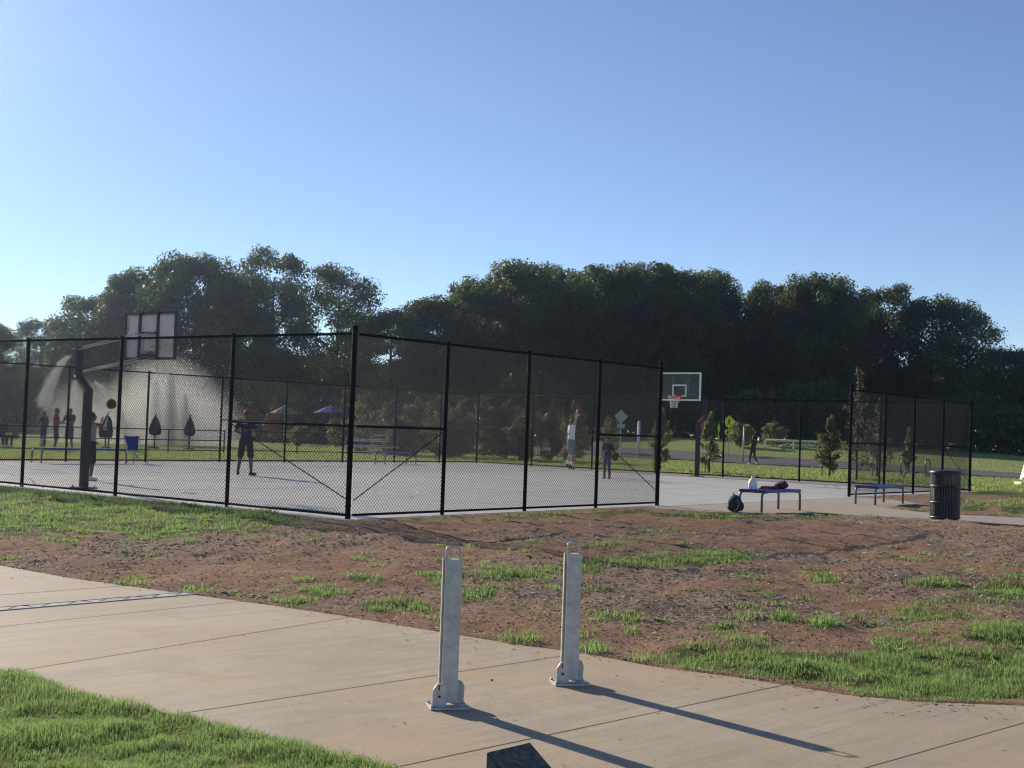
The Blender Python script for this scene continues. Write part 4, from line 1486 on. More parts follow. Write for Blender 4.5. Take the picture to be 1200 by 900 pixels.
def open_umbrella(px, py, D, w, col, label):
    q = PD(px, py, D)
    g = tz(q[0], q[1])
    h = q[2] - g
    t = thing('open_umbrella', label, 'umbrella', (q[0], q[1], g), 0.2)
    MB().tube((0, 0, 0), (0, 0, h + .1), 0.03, n=8).build('pole', M['galv'], t)
    m = MB()
    n_ = 8
    vs = [(0, 0, h + .05)]
    for rr, z in ((.35, h - .12), (.75, h - .36), (1.0, h - .52)):
        vs += [(w * rr * math.cos(2 * PI * j / n_), w * rr * math.sin(2 * PI * j / n_), z) for j in range(n_)]
    fs = [(0, 1 + j, 1 + (j + 1) % n_) for j in range(n_)]
    for i in range(2):
        fs += [(1 + i * n_ + j, 1 + (i + 1) * n_ + j, 1 + (i + 1) * n_ + (j + 1) % n_, 1 + i * n_ + (j + 1) % n_) for j in range(n_)]
    m.add(vs, fs)
    o = m.build('canopy', col, t)
    sd = o.modifiers.new('s', 'SOLIDIFY')
    sd.thickness = 0.02
    return t
open_umbrella(334, 476, 96, 1.05, M['tan'], 'tan open umbrella beyond the court, over the navy shirted man\'s shoulder')
open_umbrella(388, 476, 99, 1.35, M['bluecanvas'], 'blue open umbrella beyond the court, near the front corner post')

# bleacher
q = P(437, 538, 0.3)
t = thing('bleacher', 'small aluminium bleacher with three rows behind the far fence', 'bleacher', (q[0] - .6, 66.0, tz(q[0], 66)), R(8))
for i in range(3):
    MB().cbox((0, i * .6, 0.42 + i * 0.3), (2.6, 0.26, 0.05), 0.01).build('seat_plank', M['alu'], t)
    MB().cbox((0, i * .6 - .3, 0.2 + i * 0.3), (2.6, 0.24, 0.04), 0.01).build('foot_plank', M['alu'], t)
for x in (-1.1, 0, 1.1):
    m = MB()
    m.tube((x, -.4, 0.0), (x, 1.35, 0.0), .025, n=6)
    for i in range(3):
        m.tube((x, i * .6, 0), (x, i * .6, .40 + i * .3), .025, n=6)
    m.tube((x, -.3, .15), (x, 1.2, .93), .02, n=6)
    m.build('frame', M['galv'], t)

# camp chair
q = uvz(11.35, 20.9)
t = thing('camp_chair', 'blue folding camp chair by the far fence, right of the long bench', 'chair', q, R(228))
m = MB()
for p0, p1 in (((-.26, -.24, 0), (.26, .22, .44)), ((.26, -.24, 0), (-.26, .22, .44)), ((-.26, .24, 0), (.26, -.22, .44)), ((.26, .24, 0), (-.26, -.22, .44))):
    m.tube(p0, p1, 0.011, n=6)
for sx in (-1, 1):
    m.tube((sx * .27, -.22, .40), (sx * .29, -.36, .95), 0.011, n=6)
    m.tube((sx * .27, .22, .02), (sx * .27, .24, .62), 0.011, n=6)
m.build('frame', M['benchleg'], t)
m = MB()
m.cbox((0, 0, .40), (0.46, 0.42, 0.02), 0.006)
m.build('seat', M['chairblue'], t)
mx = Matrix.Translation((0, -.24, .42)) @ Matrix.Rotation(PI / 2 + R(14), 4, 'X')
MB().prism([(-.17, 0), (-.20, .12), (-.27, .50), (-.12, .47), (.12, .47), (.27, .50), (.20, .12), (.17, 0)], -.008, .008, mx).build('backrest', M['chairblue'], t)
for sx in (-1, 1):
    MB().cbox((sx * .28, .0, .60), (0.045, 0.46, 0.012), 0.004).build('armrest', M['chairblue'], t)

# ------------------------------------------------------------------ people
def rm(o, vox):
    md = o.modifiers.new('remesh', 'REMESH')
    md.mode = 'VOXEL'
    md.voxel_size = vox
    md.use_smooth_shade = True
    sm_ = o.modifiers.new('smooth', 'SMOOTH')
    sm_.factor = 0.5
    sm_.iterations = 3
    return o

BASE = dict(pel=(0, 0, .95), bel=(0, .0, 1.10), che=(0, -.005, 1.30), neck=(0, -.01, 1.47), head=(0, .02, 1.62),
            hl=(-.09, 0, .92), kl=(-.11, .02, .49), al=(-.12, -.02, .085), hr=(.09, 0, .92), kr=(.11, .02, .49), ar=(.12, -.02, .085),
            sl=(-.185, -.01, 1.42), el=(-.25, -.03, 1.14), wl=(-.26, .05, .89), sr=(.185, -.01, 1.42), er=(.25, -.03, 1.14), wr=(.26, .05, .89),
            fl=(0, 1, 0), fr=(0, 1, 0))

def person(label, loc, yaw, height, pose, top, bottom, shoes, skin, hair, vox=0.012, sleeve=0.5, leg=1.0, socks=None, torso_tilt=None, group=None, slight=1.0):
    p_ = dict(BASE)
    p_.update(pose)
    k = height / 1.75
    t = thing('person', label, 'person', loc, yaw, group)
    V3 = lambda n_: Vector(p_[n_]) * k
    def hand(m, el, wr, sgn, fwd):
        d = (wr - el).normalized()
        x = d.cross(Vector((0, 1, 0)))
        x = x.normalized() if x.length > .1 else Vector((1, 0, 0))
        nrm_ = x.cross(d).normalized()
        rot = Matrix((x, nrm_, d)).transposed()
        m.ell(wr + d * .05 * k, (.042 * k, .02 * k, .058 * k), rot, 10, 8)
        for i, (o_, L_) in enumerate(((-.033, .066), (-.011, .078), (.011, .073), (.032, .058))):
            b0 = wr + d * .085 * k + x * o_ * k
            b1 = b0 + d * L_ * .5 * k + nrm_ * .006 * k
            b2 = b1 + d * L_ * .4 * k + nrm_ * .022 * k
            m.cap(b0, b1, .0095 * k, .009 * k, 6)
            m.cap(b1, b2, .009 * k, .008 * k, 6)
        b0 = wr + d * .03 * k - x * .035 * k * sgn
        b1 = b0 + d * .035 * k - x * .035 * k * sgn + nrm_ * .01 * k
        m.cap(b0, b1, .012 * k, .010 * k, 6)
        m.cap(b1, b1 + d * .03 * k - x * .006 * k * sgn + nrm_ * .012 * k, .010 * k, .009 * k, 6)
    # body
    m = MB()
    pel, bel, che, neck, head = (V3(n_) for n_ in ('pel', 'bel', 'che', 'neck', 'head'))
    sw = slight
    m.ell(pel, (.155 * k * sw, .105 * k, .12 * k))
    m.ell(bel, (.14 * k * sw, .10 * k, .14 * k))
    m.ell(che, (.165 * k * sw, .11 * k, .17 * k))
    m.cap(bel, che, .11 * k, .12 * k)
    m.cap(V3('sl'), V3('sr'), .055 * k, .055 * k)
    m.cap(che + Vector((0, 0, .1 * k)), neck + Vector((0, 0, .05 * k)), .065 * k, .052 * k)
    hd = (head - neck).normalized()
    m.cap(neck, head - hd * .06 * k, .054 * k, .05 * k)
    m.ell(head, (.074 * k, .092 * k, .112 * k))
    m.ell(head + Vector((0, .03, -.062)) * k, (.055 * k, .058 * k, .05 * k))
    m.cap(head + Vector((0, .088, .015)) * k, head + Vector((0, .108, -.022)) * k, .010 * k, .015 * k, 8)
    for s in (-1, 1):
        m.ell(head + Vector((s * .075, -.005, -.01)) * k, (.012 * k, .022 * k, .032 * k))
    for s, (h_, kn, an, sh, el, wr, fd) in ((-1, ('hl', 'kl', 'al', 'sl', 'el', 'wl', 'fl')), (1, ('hr', 'kr', 'ar', 'sr', 'er', 'wr', 'fr'))):
        m.cap(V3(h_), V3(kn), .082 * k, .055 * k)
        mid_ = V3(kn).lerp(V3(an), .35)
        m.cap(V3(kn), mid_, .054 * k, .054 * k)
        m.cap(mid_, V3(an), .053 * k, .036 * k)
        fdir = Vector(p_[fd]).normalized()
        m.cap(V3(an) - fdir * .03 * k - Vector((0, 0, .045 * k)), V3(an) + fdir * .14 * k - Vector((0, 0, .055 * k)), .036 * k, .028 * k)
        m.cap(V3(sh), V3(el), .052 * k, .040 * k)
        m.cap(V3(el), V3(wr), .040 * k, .027 * k)
        hand(m, V3(el), V3(wr), s, fdir)
    body = rm(m.build('body', skin, t), vox)
    # face
    for s in (-1, 1):
        MB().ell(head + Vector((s * .03, .086, .012)) * k, (.012 * k, .008 * k, .009 * k), None, 8, 6).build('eye', M['eye'], t)
    MB().ell(head + Vector((0, .090, -.062)) * k, (.024 * k, .009 * k, .009 * k), None, 8, 6).build('mouth', M['lip'], t)
    # hair
    m = MB()
    m.ell(head + Vector((0, -.018, .025)) * k, (.084 * k, .095 * k, .104 * k))
    m.ell(head + Vector((0, -.045, -.02)) * k, (.075 * k, .066 * k, .075 * k))
    rm(m.build('hair', hair, t), vox)
    # shirt
    m = MB()
    g_ = .016 * k
    m.ell(bel - Vector((0, 0, .06 * k)), (.158 * k * sw, .116 * k, .16 * k))
    m.ell(bel, (.155 * k * sw + g_ * .3, .10 * k + g_, .16 * k))
    m.ell(che, (.165 * k * sw + g_, .11 * k + g_, .17 * k + g_ * .3))
    m.cap(V3('sl'), V3('sr'), .066 * k, .066 * k)
    if sleeve > 0:
        for sh, el in (('sl', 'el'), ('sr', 'er')):
            m.cap(V3(sh), V3(sh).lerp(V3(el), min(sleeve, 1.0)), .07 * k, (.066 if sleeve < .9 else .055) * k)
        if sleeve > 1:
            for el, wr in (('el', 'wl'), ('er', 'wr')):
                m.cap(V3(el), V3(el).lerp(V3(wr), .92), .055 * k, .04 * k)
    rm(m.build('shirt', top, t), vox)
    # trousers or shorts
    m = MB()
    m.ell(pel, (.172 * k * sw, .125 * k, .12 * k))
    for h_, kn, an in (('hl', 'kl', 'al'), ('hr', 'kr', 'ar')):
        e_ = V3(h_).lerp(V3(kn), min(leg, 1.0))
        m.cap(V3(h_), e_, .10 * k, (.088 if leg <= 1 else .068) * k)
        if leg > 1:
            m.cap(V3(kn), V3(an) + Vector((0, 0, .02 * k)), .068 * k, .052 * k)
    rm(m.build('trousers' if leg > 1 else 'shorts', bottom, t), vox)
    if socks:
        for kn, an in (('kl', 'al'), ('kr', 'ar')):
            rm(MB().cap(V3(an).lerp(V3(kn), .3), V3(an) - Vector((0, 0, .03 * k)), .050 * k, .044 * k).build('sock', socks, t), vox)
    for an, fd in (('al', 'fl'), ('ar', 'fr')):
        fdir = Vector(p_[fd]).normalized()
        m = MB()
        m.cap(V3(an) - fdir * .035 * k - Vector((0, 0, .04 * k)), V3(an) + fdir * .155 * k - Vector((0, 0, .048 * k)), .046 * k, .038 * k)
        m.cap(V3(an) - Vector((0, 0, .035 * k)), V3(an) + Vector((0, 0, .01 * k)), .048 * k, .044 * k)
        rm(m.build('shoe', shoes, t), vox)
    return t

def ball(loc, label, r=0.12):
    t = thing('basketball', label, 'basketball', loc, 0.4)
    MB().ell((0, 0, 0), (r, r, r), None, 24, 16).build('skin', M['ball'], t)
    m = MB()
    for rot in (Matrix.Identity(3), Matrix.Rotation(PI / 2, 3, 'X'), Matrix.Rotation(PI / 2, 3, 'Y')):
        m.path([rot @ Vector((r * 1.002 * math.cos(a), r * 1.002 * math.sin(a), 0)) for a in np.linspace(0, 2 * PI, 32, endpoint=False)], 0.0035, 5, closed=True)
    m.build('seam', M['ballline'], t)
    return t

# navy man, seen from behind
q = P(286.5, 558, .21)
man = person('man in navy T-shirt and dark shorts, standing with feet apart behind the near fence', (q[0], q[1], float(zc_uv(*uv_of(q[0], q[1])))), R(-14), 1.86,
             dict(kl=(-.15, .02, .49), al=(-.19, -.02, .085), kr=(.15, .02, .49), ar=(.19, -.02, .085), el=(-.29, -.06, 1.17), wl=(-.17, .16, 1.08), er=(.29, -.06, 1.17), wr=(.17, .16, 1.08), fl=(-.4, 1, 0), fr=(.4, 1, 0), head=(-.005, .02, 1.62)),
             M['navy'], M['charcoal'], M['shoered'], M['skinA'], M['hairbrown'], vox=.0105, sleeve=.62, leg=.92)
m = MB()
for i, w_ in enumerate((.022, .016, .024, .018, .022)):
    m.box((-.07 + i * .034, -.138, 1.455), (w_, .012, .03))
m.build('back_print', M['paleblue'], man)
q = P(95, 566, .21)
q[1] += 1.2
q[0] = q[1] / 30.04 * -9.5
person('player in grey sleeveless top and long dark shorts, half hidden by the left hoop pole', (q[0], q[1], float(zc_uv(*uv_of(q[0], q[1])))), R(-48), 1.62,
       dict(er=(.27, .16, 1.42), wr=(.20, .30, 1.66), el=(-.27, .02, 1.16), wl=(-.22, .2, 1.0)),
       M['grey'], M['charcoal'], M['shoewhite'], M['skinA'], M['hair'], sleeve=0, leg=1.0)
q = PD(668, 548, 48.0)
person('player in white sleeveless top leaping to shoot, arms raised toward the far hoop', (q[0], q[1], q[2]), R(-62), 1.78,
       dict(er=(.17, .08, 1.68), wr=(.12, .13, 1.95), sr=(.165, .02, 1.47), sl=(-.165, .02, 1.45), el=(-.16, .22, 1.55), wl=(-.06, .26, 1.78), kl=(-.10, .05, .50), al=(-.10, -.06, .11), kr=(.10, .02, .50), ar=(.10, -.04, .10), head=(0, .04, 1.63), fl=(0, 1, -.7), fr=(0, 1, -.7), pel=(0, 0, .95), bel=(0, .01, 1.10), che=(0, .01, 1.31)),
       M['whitefab'], M['shortgrey'], M['shoeblack'], M['skinB'], M['hairbrown'], sleeve=0, leg=.95, socks=M['whitefab'])
q = P(711, 561.5, .24)
kid_loc = (q[0], q[1], float(zc_uv(*uv_of(q[0], q[1]))))
person('small boy in dark T-shirt and jeans holding a basketball at his side', kid_loc, R(150), 1.40,
       dict(wl=(-.22, .09, .98), el=(-.27, -.04, 1.17), er=(.25, -.03, 1.15), wr=(.25, .07, .92)), M['charcoal'], M['denim'], M['shoeorange'], M['skinA'], M['hair'], sleeve=.6, leg=2)
ball((q[0] + .26, q[1] - .03, kid_loc[2] + .74), 'basketball held at the small boy\'s side')
ball(PD(675, 471.5, 47.8), 'basketball in the air just above the shooter\'s raised hand')
ball(PD(130.5, 473.5, 31.0), 'basketball in flight right of the left hoop pole', 0.115)
q = on(882.5, 540.5)
q = PD(882.5, 540.5, 80)
person('man in dark grey jacket and trousers walking beside the road', (q[0], q[1], tz(q[0], q[1])), R(40), 1.76,
       dict(kl=(-.09, .16, .50), al=(-.09, .18, .09), kr=(.09, -.02, .50), ar=(.09, -.25, .13), el=(-.25, -.1, 1.15), wl=(-.23, .02, .92), er=(.25, .04, 1.15), wr=(.22, .2, .95)), M['charcoal'], M['charcoal'], M['shoewhite'], M['skinA'], M['hair'], sleeve=2, leg=2, vox=.016)
for px, feet, D, yaw, lab, topm in ((64, 535, 55.5, R(-75), 'person in brighter red shirt and black shorts at the splash pad', 'redfab'),
                                    (80, 536, 55, R(160), 'person in darker red shirt and black shorts right of another in red', 'darkred')):
    q = PD(px, feet, D)
    person(lab, (q[0], q[1], tz(q[0], q[1]) + .0), yaw, 1.78, dict(el=(-.27, .1, 1.18), wl=(-.18, .32, 1.12), er=(.27, .1, 1.18), wr=(.18, .32, 1.12), kl=(-.13, .05, .49), al=(-.15, -.04, .085)),
           M[topm], M['charcoal'], M['shoewhite'], M['skinA'], M['hair'], sleeve=.6, leg=.95, vox=.016)
q = PD(50, 530, 66)
person('person in black standing at the splash pad, left of the red shirts', (q[0], q[1], tz(q[0], q[1])), R(70), 1.72, dict(el=(-.27, .06, 1.16), wl=(-.2, .25, 1.05)), M['charcoal'], M['charcoal'], M['shoeblack'], M['skinA'], M['hair'], sleeve=2, leg=2, vox=.018)
SIT = dict(pel=(0, 0, .50), bel=(0, .02, .66), che=(0, .03, .86), neck=(0, .03, 1.03), head=(0, .06, 1.18), hl=(-.09, .05, .48), hr=(.09, .05, .48), kl=(-.13, .45, .50), kr=(.13, .45, .50), al=(-.13, .46, .085), ar=(.13, .46, .085),
           sl=(-.185, .03, .98), sr=(.185, .03, .98), el=(-.26, .1, .74), er=(.26, .1, .74), wl=(-.15, .32, .62), wr=(.15, .32, .62))
# pale bench they sit on
q = PD(10, 520, 60)
gz0 = tz(q[0], q[1])
t = thing('slab_bench', 'long pale metal bench under the seated people at the left edge', 'bench', (q[0], q[1], gz0), R(2))
MB().cbox((0, 0, .40), (3.6, .42, .05), .01).build('seat', M['alu'], t)
for x in (-1.6, -.1, 1.5):
    MB().box((x, 0, .19), (.06, .36, .38)).build('leg', M['galv'], t)
for px, yaw, lab, topm in ((18, R(165), 'person in green shirt sitting at the splash pad, left edge of the photo', 'green'), (2, R(190), 'person in black sitting left of the one in green', 'charcoal')):
    q2 = PD(px, 520, 60)
    person(lab, (q2[0], q[1], gz0), yaw, 1.75, SIT, M[topm], M['charcoal'], M['shoewhite'], M['skinA'], M['hair'], sleeve=.6, leg=2, vox=.018)

# ------------------------------------------------------------------ foliage
def leaf_quads(centers, size, up=0.25, nrm=None, mixn=0.55):
    k = len(centers)
    a = rng.normal(size=(k, 3))
    if nrm is not None:
        a = a * mixn + nrm
    a[:, 2] += up
    a /= np.linalg.norm(a, axis=1, keepdims=True)
    r = rng.normal(size=(k, 3))
    t1 = np.cross(a, r)
    t1 /= np.linalg.norm(t1, axis=1, keepdims=True)
    t2 = np.cross(a, t1)
    s = size * rng.uniform(0.55, 1.35, (k, 1))
    w = s * rng.uniform(0.45, 0.8, (k, 1))
    v = np.stack([centers - t1 * s, centers + t2 * w - t1 * s * .1, centers + t1 * s, centers - t2 * w + t1 * s * .15], 1).reshape(-1, 3)
    f = np.arange(k * 4).reshape(k, 4)
    return v, f

def crown_points(H, z0, Rm, nclump, per, seed, rx=1.0, peak=.6):
    g_ = np.random.default_rng(seed)
    pts_, tint, nr_ = [], [], []
    for i in range(nclump):
        f_ = g_.random() ** 0.8
        zz = z0 + (H - z0) * f_
        prof = math.sin(PI * min(1, max(0.0, (f_ * .5 / peak if f_ < peak else .5 + (f_ - peak) * .5 / (1 - peak))))) ** 0.6
        Rz = Rm * (0.50 + 0.50 * prof)
        a = g_.random() * 2 * PI
        rad = Rz * math.sqrt(g_.uniform(.08, 1.0)) * g_.uniform(.85, 1.1)
        c = np.array([rad * math.cos(a) * rx, rad * math.sin(a), zz])
        cr = g_.uniform(.75, 1.75) * Rm / 5.0
        k = int(per * (cr * 5 / Rm) ** 2 * g_.uniform(.7, 1.15))
        d = g_.normal(size=(k, 3))
        d /= np.linalg.norm(d, axis=1, keepdims=True)
        q_ = c + d * (cr * (1.0 if f_ < .9 else .8) * g_.random((k, 1)) ** .22 * g_.uniform(.8, 1.15, (k, 1))) * np.array([1.12, 1.12, .88])
        pts_.append(q_)
        nr_.append(d)
        tint.append(np.clip(g_.normal(.45, .30) + g_.normal(0, .15, k), 0, 1))
    return np.vstack(pts_), np.concatenate(tint), np.vstack(nr_)

def trunk_mb(H, r, seed, z_fork=.3, Rm=4, nl=6):
    g_ = random.Random(seed)
    m = MB()
    lean = g_.uniform(-.4, .4)
    pts_ = [(0, 0, -.3), (0.03, 0, H * .08), (lean * .3, 0, H * .3), (lean * .7, .1, H * .55), (lean, .1, H * .82)]
    m.path(pts_, [r * 1.35, r, r * .85, r * .55, r * .18], 10)
    for i in range(nl):
        f_ = z_fork + (0.75 - z_fork) * i / nl
        a = g_.random() * 2 * PI
        L_ = Rm * g_.uniform(.6, .95)
        z = H * f_
        b0 = Vector((lean * f_, 0, z))
        b1 = b0 + Vector((math.cos(a) * L_ * .5, math.sin(a) * L_ * .5, L_ * .35))
        b2 = b0 + Vector((math.cos(a) * L_, math.sin(a) * L_, L_ * .8))
        m.path([b0, b1, b2], [r * .42, r * .28, r * .07], 7)
        for s in (-1, 1):
            a2 = a + s * g_.uniform(.4, .9)
            b3 = b1 + Vector((math.cos(a2) * L_ * .4, math.sin(a2) * L_ * .4, L_ * .45))
            m.path([b1, b3], [r * .2, r * .04], 5)
    return m

# crown variants for the tree line
VAR = []
specs = [  # H z0 Rm nclump per leaf material
    (18, 1.6, 5.2, 150, 210, .15, 'oak', 1), (18, 1.8, 5.6, 165, 200, .15, 'oak', 2), (18, 1.4, 4.8, 145, 210, .15, 'oak', 3),
    (18, 5.0, 4.6, 105, 125, .15, 'oakpale', 4), (18, 4.0, 5.0, 115, 125, .15, 'oakpale', 5), (18, 3.0, 4.8, 140, 130, .15, 'oak', 6)]
for H, z0, Rm, nc, per, ls, mt, sd in specs:
    pts_, tint, nr_ = crown_points(H - 1.0, z0, Rm, nc, per, sd)
    v, f = leaf_quads(pts_, ls, .15, nr_, .38)
    cm = np_mesh('crown', v, f, M[mt], None, tint)
    tm = trunk_mb(H, .34, sd, Rm=Rm).build('trunk', M['bark'])
    VAR.append((cm, tm, H, Rm))

def ground_z(x, y):
    return float(terrain_base(np.array([float(x)]), np.array([float(y)]))[0][0])

def tree(px, top, D, hw, var, label, group='tall trees along the back'):
    q = PD(px, top, D)
    g = ground_z(q[0], q[1]) - .1
    cm, tm, H, Rm = VAR[var]
    t = thing('tree', label, 'tree', (q[0], q[1], g), random.uniform(0, 6.28), group)
    sh = (q[2] - g) / H
    sw = hw * (1.05 if top < 400 else 1.0) * D / F / Rm
    t.scale = (sw, sw, sh)
    for o in (tm, cm):
        c = o.copy()
        C.objects.link(c)
        c.parent = t
    return t
random.seed(21)
TREES = [
    (-22, 372, 128, 44, 2, 'dark tree cut off by the left edge of the photo'),
    (50, 372, 150, 40, 4, 'lowest loose crowned tree in the dip at the far left skyline'),
    (104, 345, 140, 46, 3, 'medium pale crowned tree behind the left hoop arms'),
    (165, 312, 136, 44, 2, 'dark tree behind the left backboard, left of the big rounded crown'),
    (232, 296, 132, 62, 1, 'big dark rounded tree right above the left backboard'),
    (322, 289, 138, 46, 3, 'tallest left hand tree with a loose see-through crown'),
    (398, 308, 140, 50, 4, 'loose see-through tree just left of the dip in the skyline'),
    (462, 362, 138, 46, 5, 'low dark tree filling the dip in the skyline'),
    (512, 345, 130, 48, 2, 'sloping shouldered tree just right of the skyline dip'),
    (560, 322, 132, 46, 0, 'dark tree above the shooting player, left of the high block'),
    (610, 303, 128, 50, 1, 'dark tree at the left end of the high block of crowns'),
    (662, 310, 134, 44, 5, 'slightly lower tree in the middle of the high block, above the shooter'),
    (708, 301, 128, 52, 0, 'broad dark tree left above the far hoop'),
    (765, 303, 130, 50, 2, 'dark tree directly above the far backboard'),
    (822, 314, 127, 48, 1, 'dark tree just right above the far backboard'),
    (866, 338, 130, 36, 0, 'lower dark tree left of the narrow sky gap'),
    (912, 326, 128, 44, 2, 'dark tree right of the narrow sky gap, above the crossing sign'),
    (962, 319, 124, 52, 1, 'rounded dark tree above the cream gate'),
    (1042, 331, 128, 42, 3, 'see-through tree above the fence wing'),
    (1092, 344, 126, 44, 5, 'open crowned tree left of the last tall one'),
    (1134, 352, 124, 40, 4, 'last tall tree on the right with sky showing through'),
    (1184, 404, 122, 40, 0, 'low tree at the right edge of the photo'),
    (135, 344, 146, 44, 1, 'dark tree filling the gap left of the backboard trees'),
    (278, 318, 142, 42, 0, 'dark tree between the big rounded crown and the loose tall one'),
    (585, 326, 137, 44, 2, 'tree set back between the two dark crowns above the shooter'),
    (638, 322, 138, 44, 0, 'tree set back in the left part of the high block'),
    (735, 318, 137, 46, 1, 'tree set back above the far hoop, between two broad crowns'),
    (795, 322, 136, 44, 2, 'tree set back above the far backboard, right of the middle'),
    (936, 338, 134, 46, 0, 'tree set back right of the sky gap'),
    (1000, 348, 134, 42, 2, 'tree set back between the rounded crown and the see-through one'),
    (1240, 415, 120, 50, 1, 'low tree partly outside the right edge of the photo'),
]
for a in TREES:
    tree(*a)
UNDER = [(-10, 440, 118, 60, 0), (70, 430, 120, 56, 1), (140, 420, 122, 56, 2), (210, 410, 120, 60, 0), (285, 405, 121, 62, 1), (355, 412, 120, 58, 2), (425, 420, 122, 56, 0), (490, 420, 119, 58, 1), (555, 405, 118, 60, 2), (625, 395, 117, 62, 0), (695, 395, 116, 64, 1), (765, 400, 116, 62, 2), (835, 405, 115, 60, 0), (905, 410, 114, 60, 1), (975, 410, 113, 62, 2), (1040, 425, 114, 56, 0), (1100, 430, 113, 56, 1), (1160, 440, 112, 56, 2), (1225, 450, 110, 60, 0)]
for i, (px, top, D, hw, var) in enumerate(UNDER):
    tree(px, top, D + 26, hw, var, 'short bushy understory tree at the foot of the tall trees, merging with its neighbours', 'understory trees merging into a dark band')

for o, tm, _, _ in VAR:
    bpy.data.objects.remove(o)
    bpy.data.objects.remove(tm)

# a far wood behind everything, reads as one mass
k = 46000
xx = rng.uniform(-110, 130, k)
zz = rng.random(k) ** 1.1 * 9.0 * (0.75 + 0.5 * vnoise(xx, xx * 0, 0.09))
yy = 168 + rng.normal(0, 3.0, k) + np.abs(xx) * 0.0
pts_ = np.stack([xx, yy, zz], 1)
v, f = leaf_quads(pts_, 0.42)
o = np_mesh('far_wood', v, f, M['oak'], None, rng.random(k))
o['kind'] = 'stuff'

k = 60000
xx = rng.uniform(-75, 95, k)
hh_ = 2.2 + 3.2 * vnoise(xx, xx * 0 + 3, 0.16) + 1.2 * vnoise(xx, xx * 0 + 9, 0.6)
yy = 117 - 0.06 * xx + rng.normal(0, 2.0, k)
zz = terrain_base(xx, yy)[0] + hh_ * rng.random(k) ** .9
v, f = leaf_quads(np.stack([xx, yy, zz], 1), 0.2)
o = np_mesh('undergrowth', v, f, M['oak'], None, rng.random(k) * .7)
o['kind'] = 'stuff'

def young(px, top, base, D, hw, mt, label, name='young_tree', dens=1700, group=None, conic=True, gap=.12):
    q = PD(px, top, D)
    g = ground_z(q[0], q[1]) - .02
    H = q[2] - g
    w = hw * D / F
    t = thing(name, label, 'tree' if conic else 'shrub', (q[0], q[1], g), random.uniform(0, 6), group)
    m = MB()
    m.path([(0, 0, -.1), (.01, 0, H * .3), (.0, .02, H * .7), (0, 0, H * .98)], [.045, .038, .022, .006], 7)
    pts_ = []
    nb = int(26 * (1 if conic else 1.2))
    for i in range(nb):
        f_ = gap + (1 - gap) * (i + .5) / nb
        a = random.uniform(0, 2 * PI)
        if conic:
            rr = w * min(1.0, (1 - f_) * 1.7 + .06) * random.uniform(.6, 1.05)
        else:
            rr = w * math.sin(PI * min(.97, .2 + .8 * f_)) ** .6 * random.uniform(.6, 1.05)
        b1 = Vector((math.cos(a) * rr, math.sin(a) * rr, H * f_ + rr * .35))
        b0 = Vector((0, 0, H * f_ * .92))
        m.path([b0, b1], [.014, .004], 4)
        kk = max(6, int(dens / nb))
        tt = rng.random((kk, 1)) ** .6
        pts_.append(np.array(b0) + (np.array(b1) - np.array(b0)) * tt + rng.normal(size=(kk, 3)) * np.array([.12, .12, .13]) * max(.35, rr))
    m.build('trunk', M['bark'], t)
    if conic and D < 62:
        MB().tube((.32, .1, -.1), (.30, .1, 1.25), .022, n=6).build('stake', M['stake'], t)
    v, f = leaf_quads(np.vstack(pts_), 0.055 if D < 65 else 0.075)
    np_mesh('crown', v, f, M[mt], t, rng.random(len(f)))
    return t
random.seed(5)
YG = 'young trees planted on the lawn'
young(833, 484, 556, 56, 16, 'young', 'young green tree right of the far hoop pole', dens=2600, group=YG)
young(974, 488, 556, 57, 18, 'young', 'full pale green young tree left of the fence wing', dens=3600, group=YG)
young(1007, 430, 566, 54, 22, 'rust', 'tallest thin brownish young tree at the near end of the fence wing', dens=1500, group=YG)
young(1030, 470, 560, 58, 20, 'rust', 'hazy brown young tree seen through the fence wing', dens=1300, group=YG)
young(776, 480, 549, 60, 17, 'young', 'young green tree half hidden by the fence end post, below the far backboard', dens=2400, group=YG)
young(1066, 502, 537, 74, 11, 'young', 'small cone shaped young tree seen through the fence wing above the bike racks', dens=2000, group=YG)
SH = 'shrubs beyond the road'
young(868, 497, 527, 96, 18, 'young', 'rounded green shrub beyond the road, left behind the walking man', 'shrub', 2600, SH, False, .05)
young(907, 496, 527, 97, 17, 'young', 'rounded green shrub beyond the road, right of the walking man', 'shrub', 2600, SH, False, .05)
young(717, 490, 530, 92, 16, 'young', 'green shrub beside the grey diamond sign', 'shrub', 2000, SH, False, .05)
young(322, 464, 500, 98, 12, 'orange', 'small orange autumn tree beside the tan umbrella', dens=2200)
young(405, 455, 540, 76, 10, 'rust', 'slim brownish young tree just left of the front corner post', dens=1300)
young(395, 492, 520, 92, 20, 'young', 'yellow green shrub under the blue umbrella', 'shrub', 2400, None, False, .05)
young(352, 500, 525, 92, 16, 'young', 'yellow green shrub behind the low railing', 'shrub', 2000, None, False, .05)
# shrubs seen through the far corner of the court
HB = [(430, 462, 70), (458, 470, 71), (487, 468, 70), (514, 464, 72), (541, 470, 70), (568, 466, 71), (595, 470, 70), (622, 464, 71), (648, 468, 70), (674, 476, 71), (470, 490, 67), (530, 492, 67), (610, 494, 67)]
for i, (px, top, D) in enumerate(HB):
    young(px, top, 540, D, 21, 'hedge', 'tall brown green shrub in the row behind the far corner of the court', 'shrub', 3300, 'row of tall shrubs behind the far corner', False, .02)

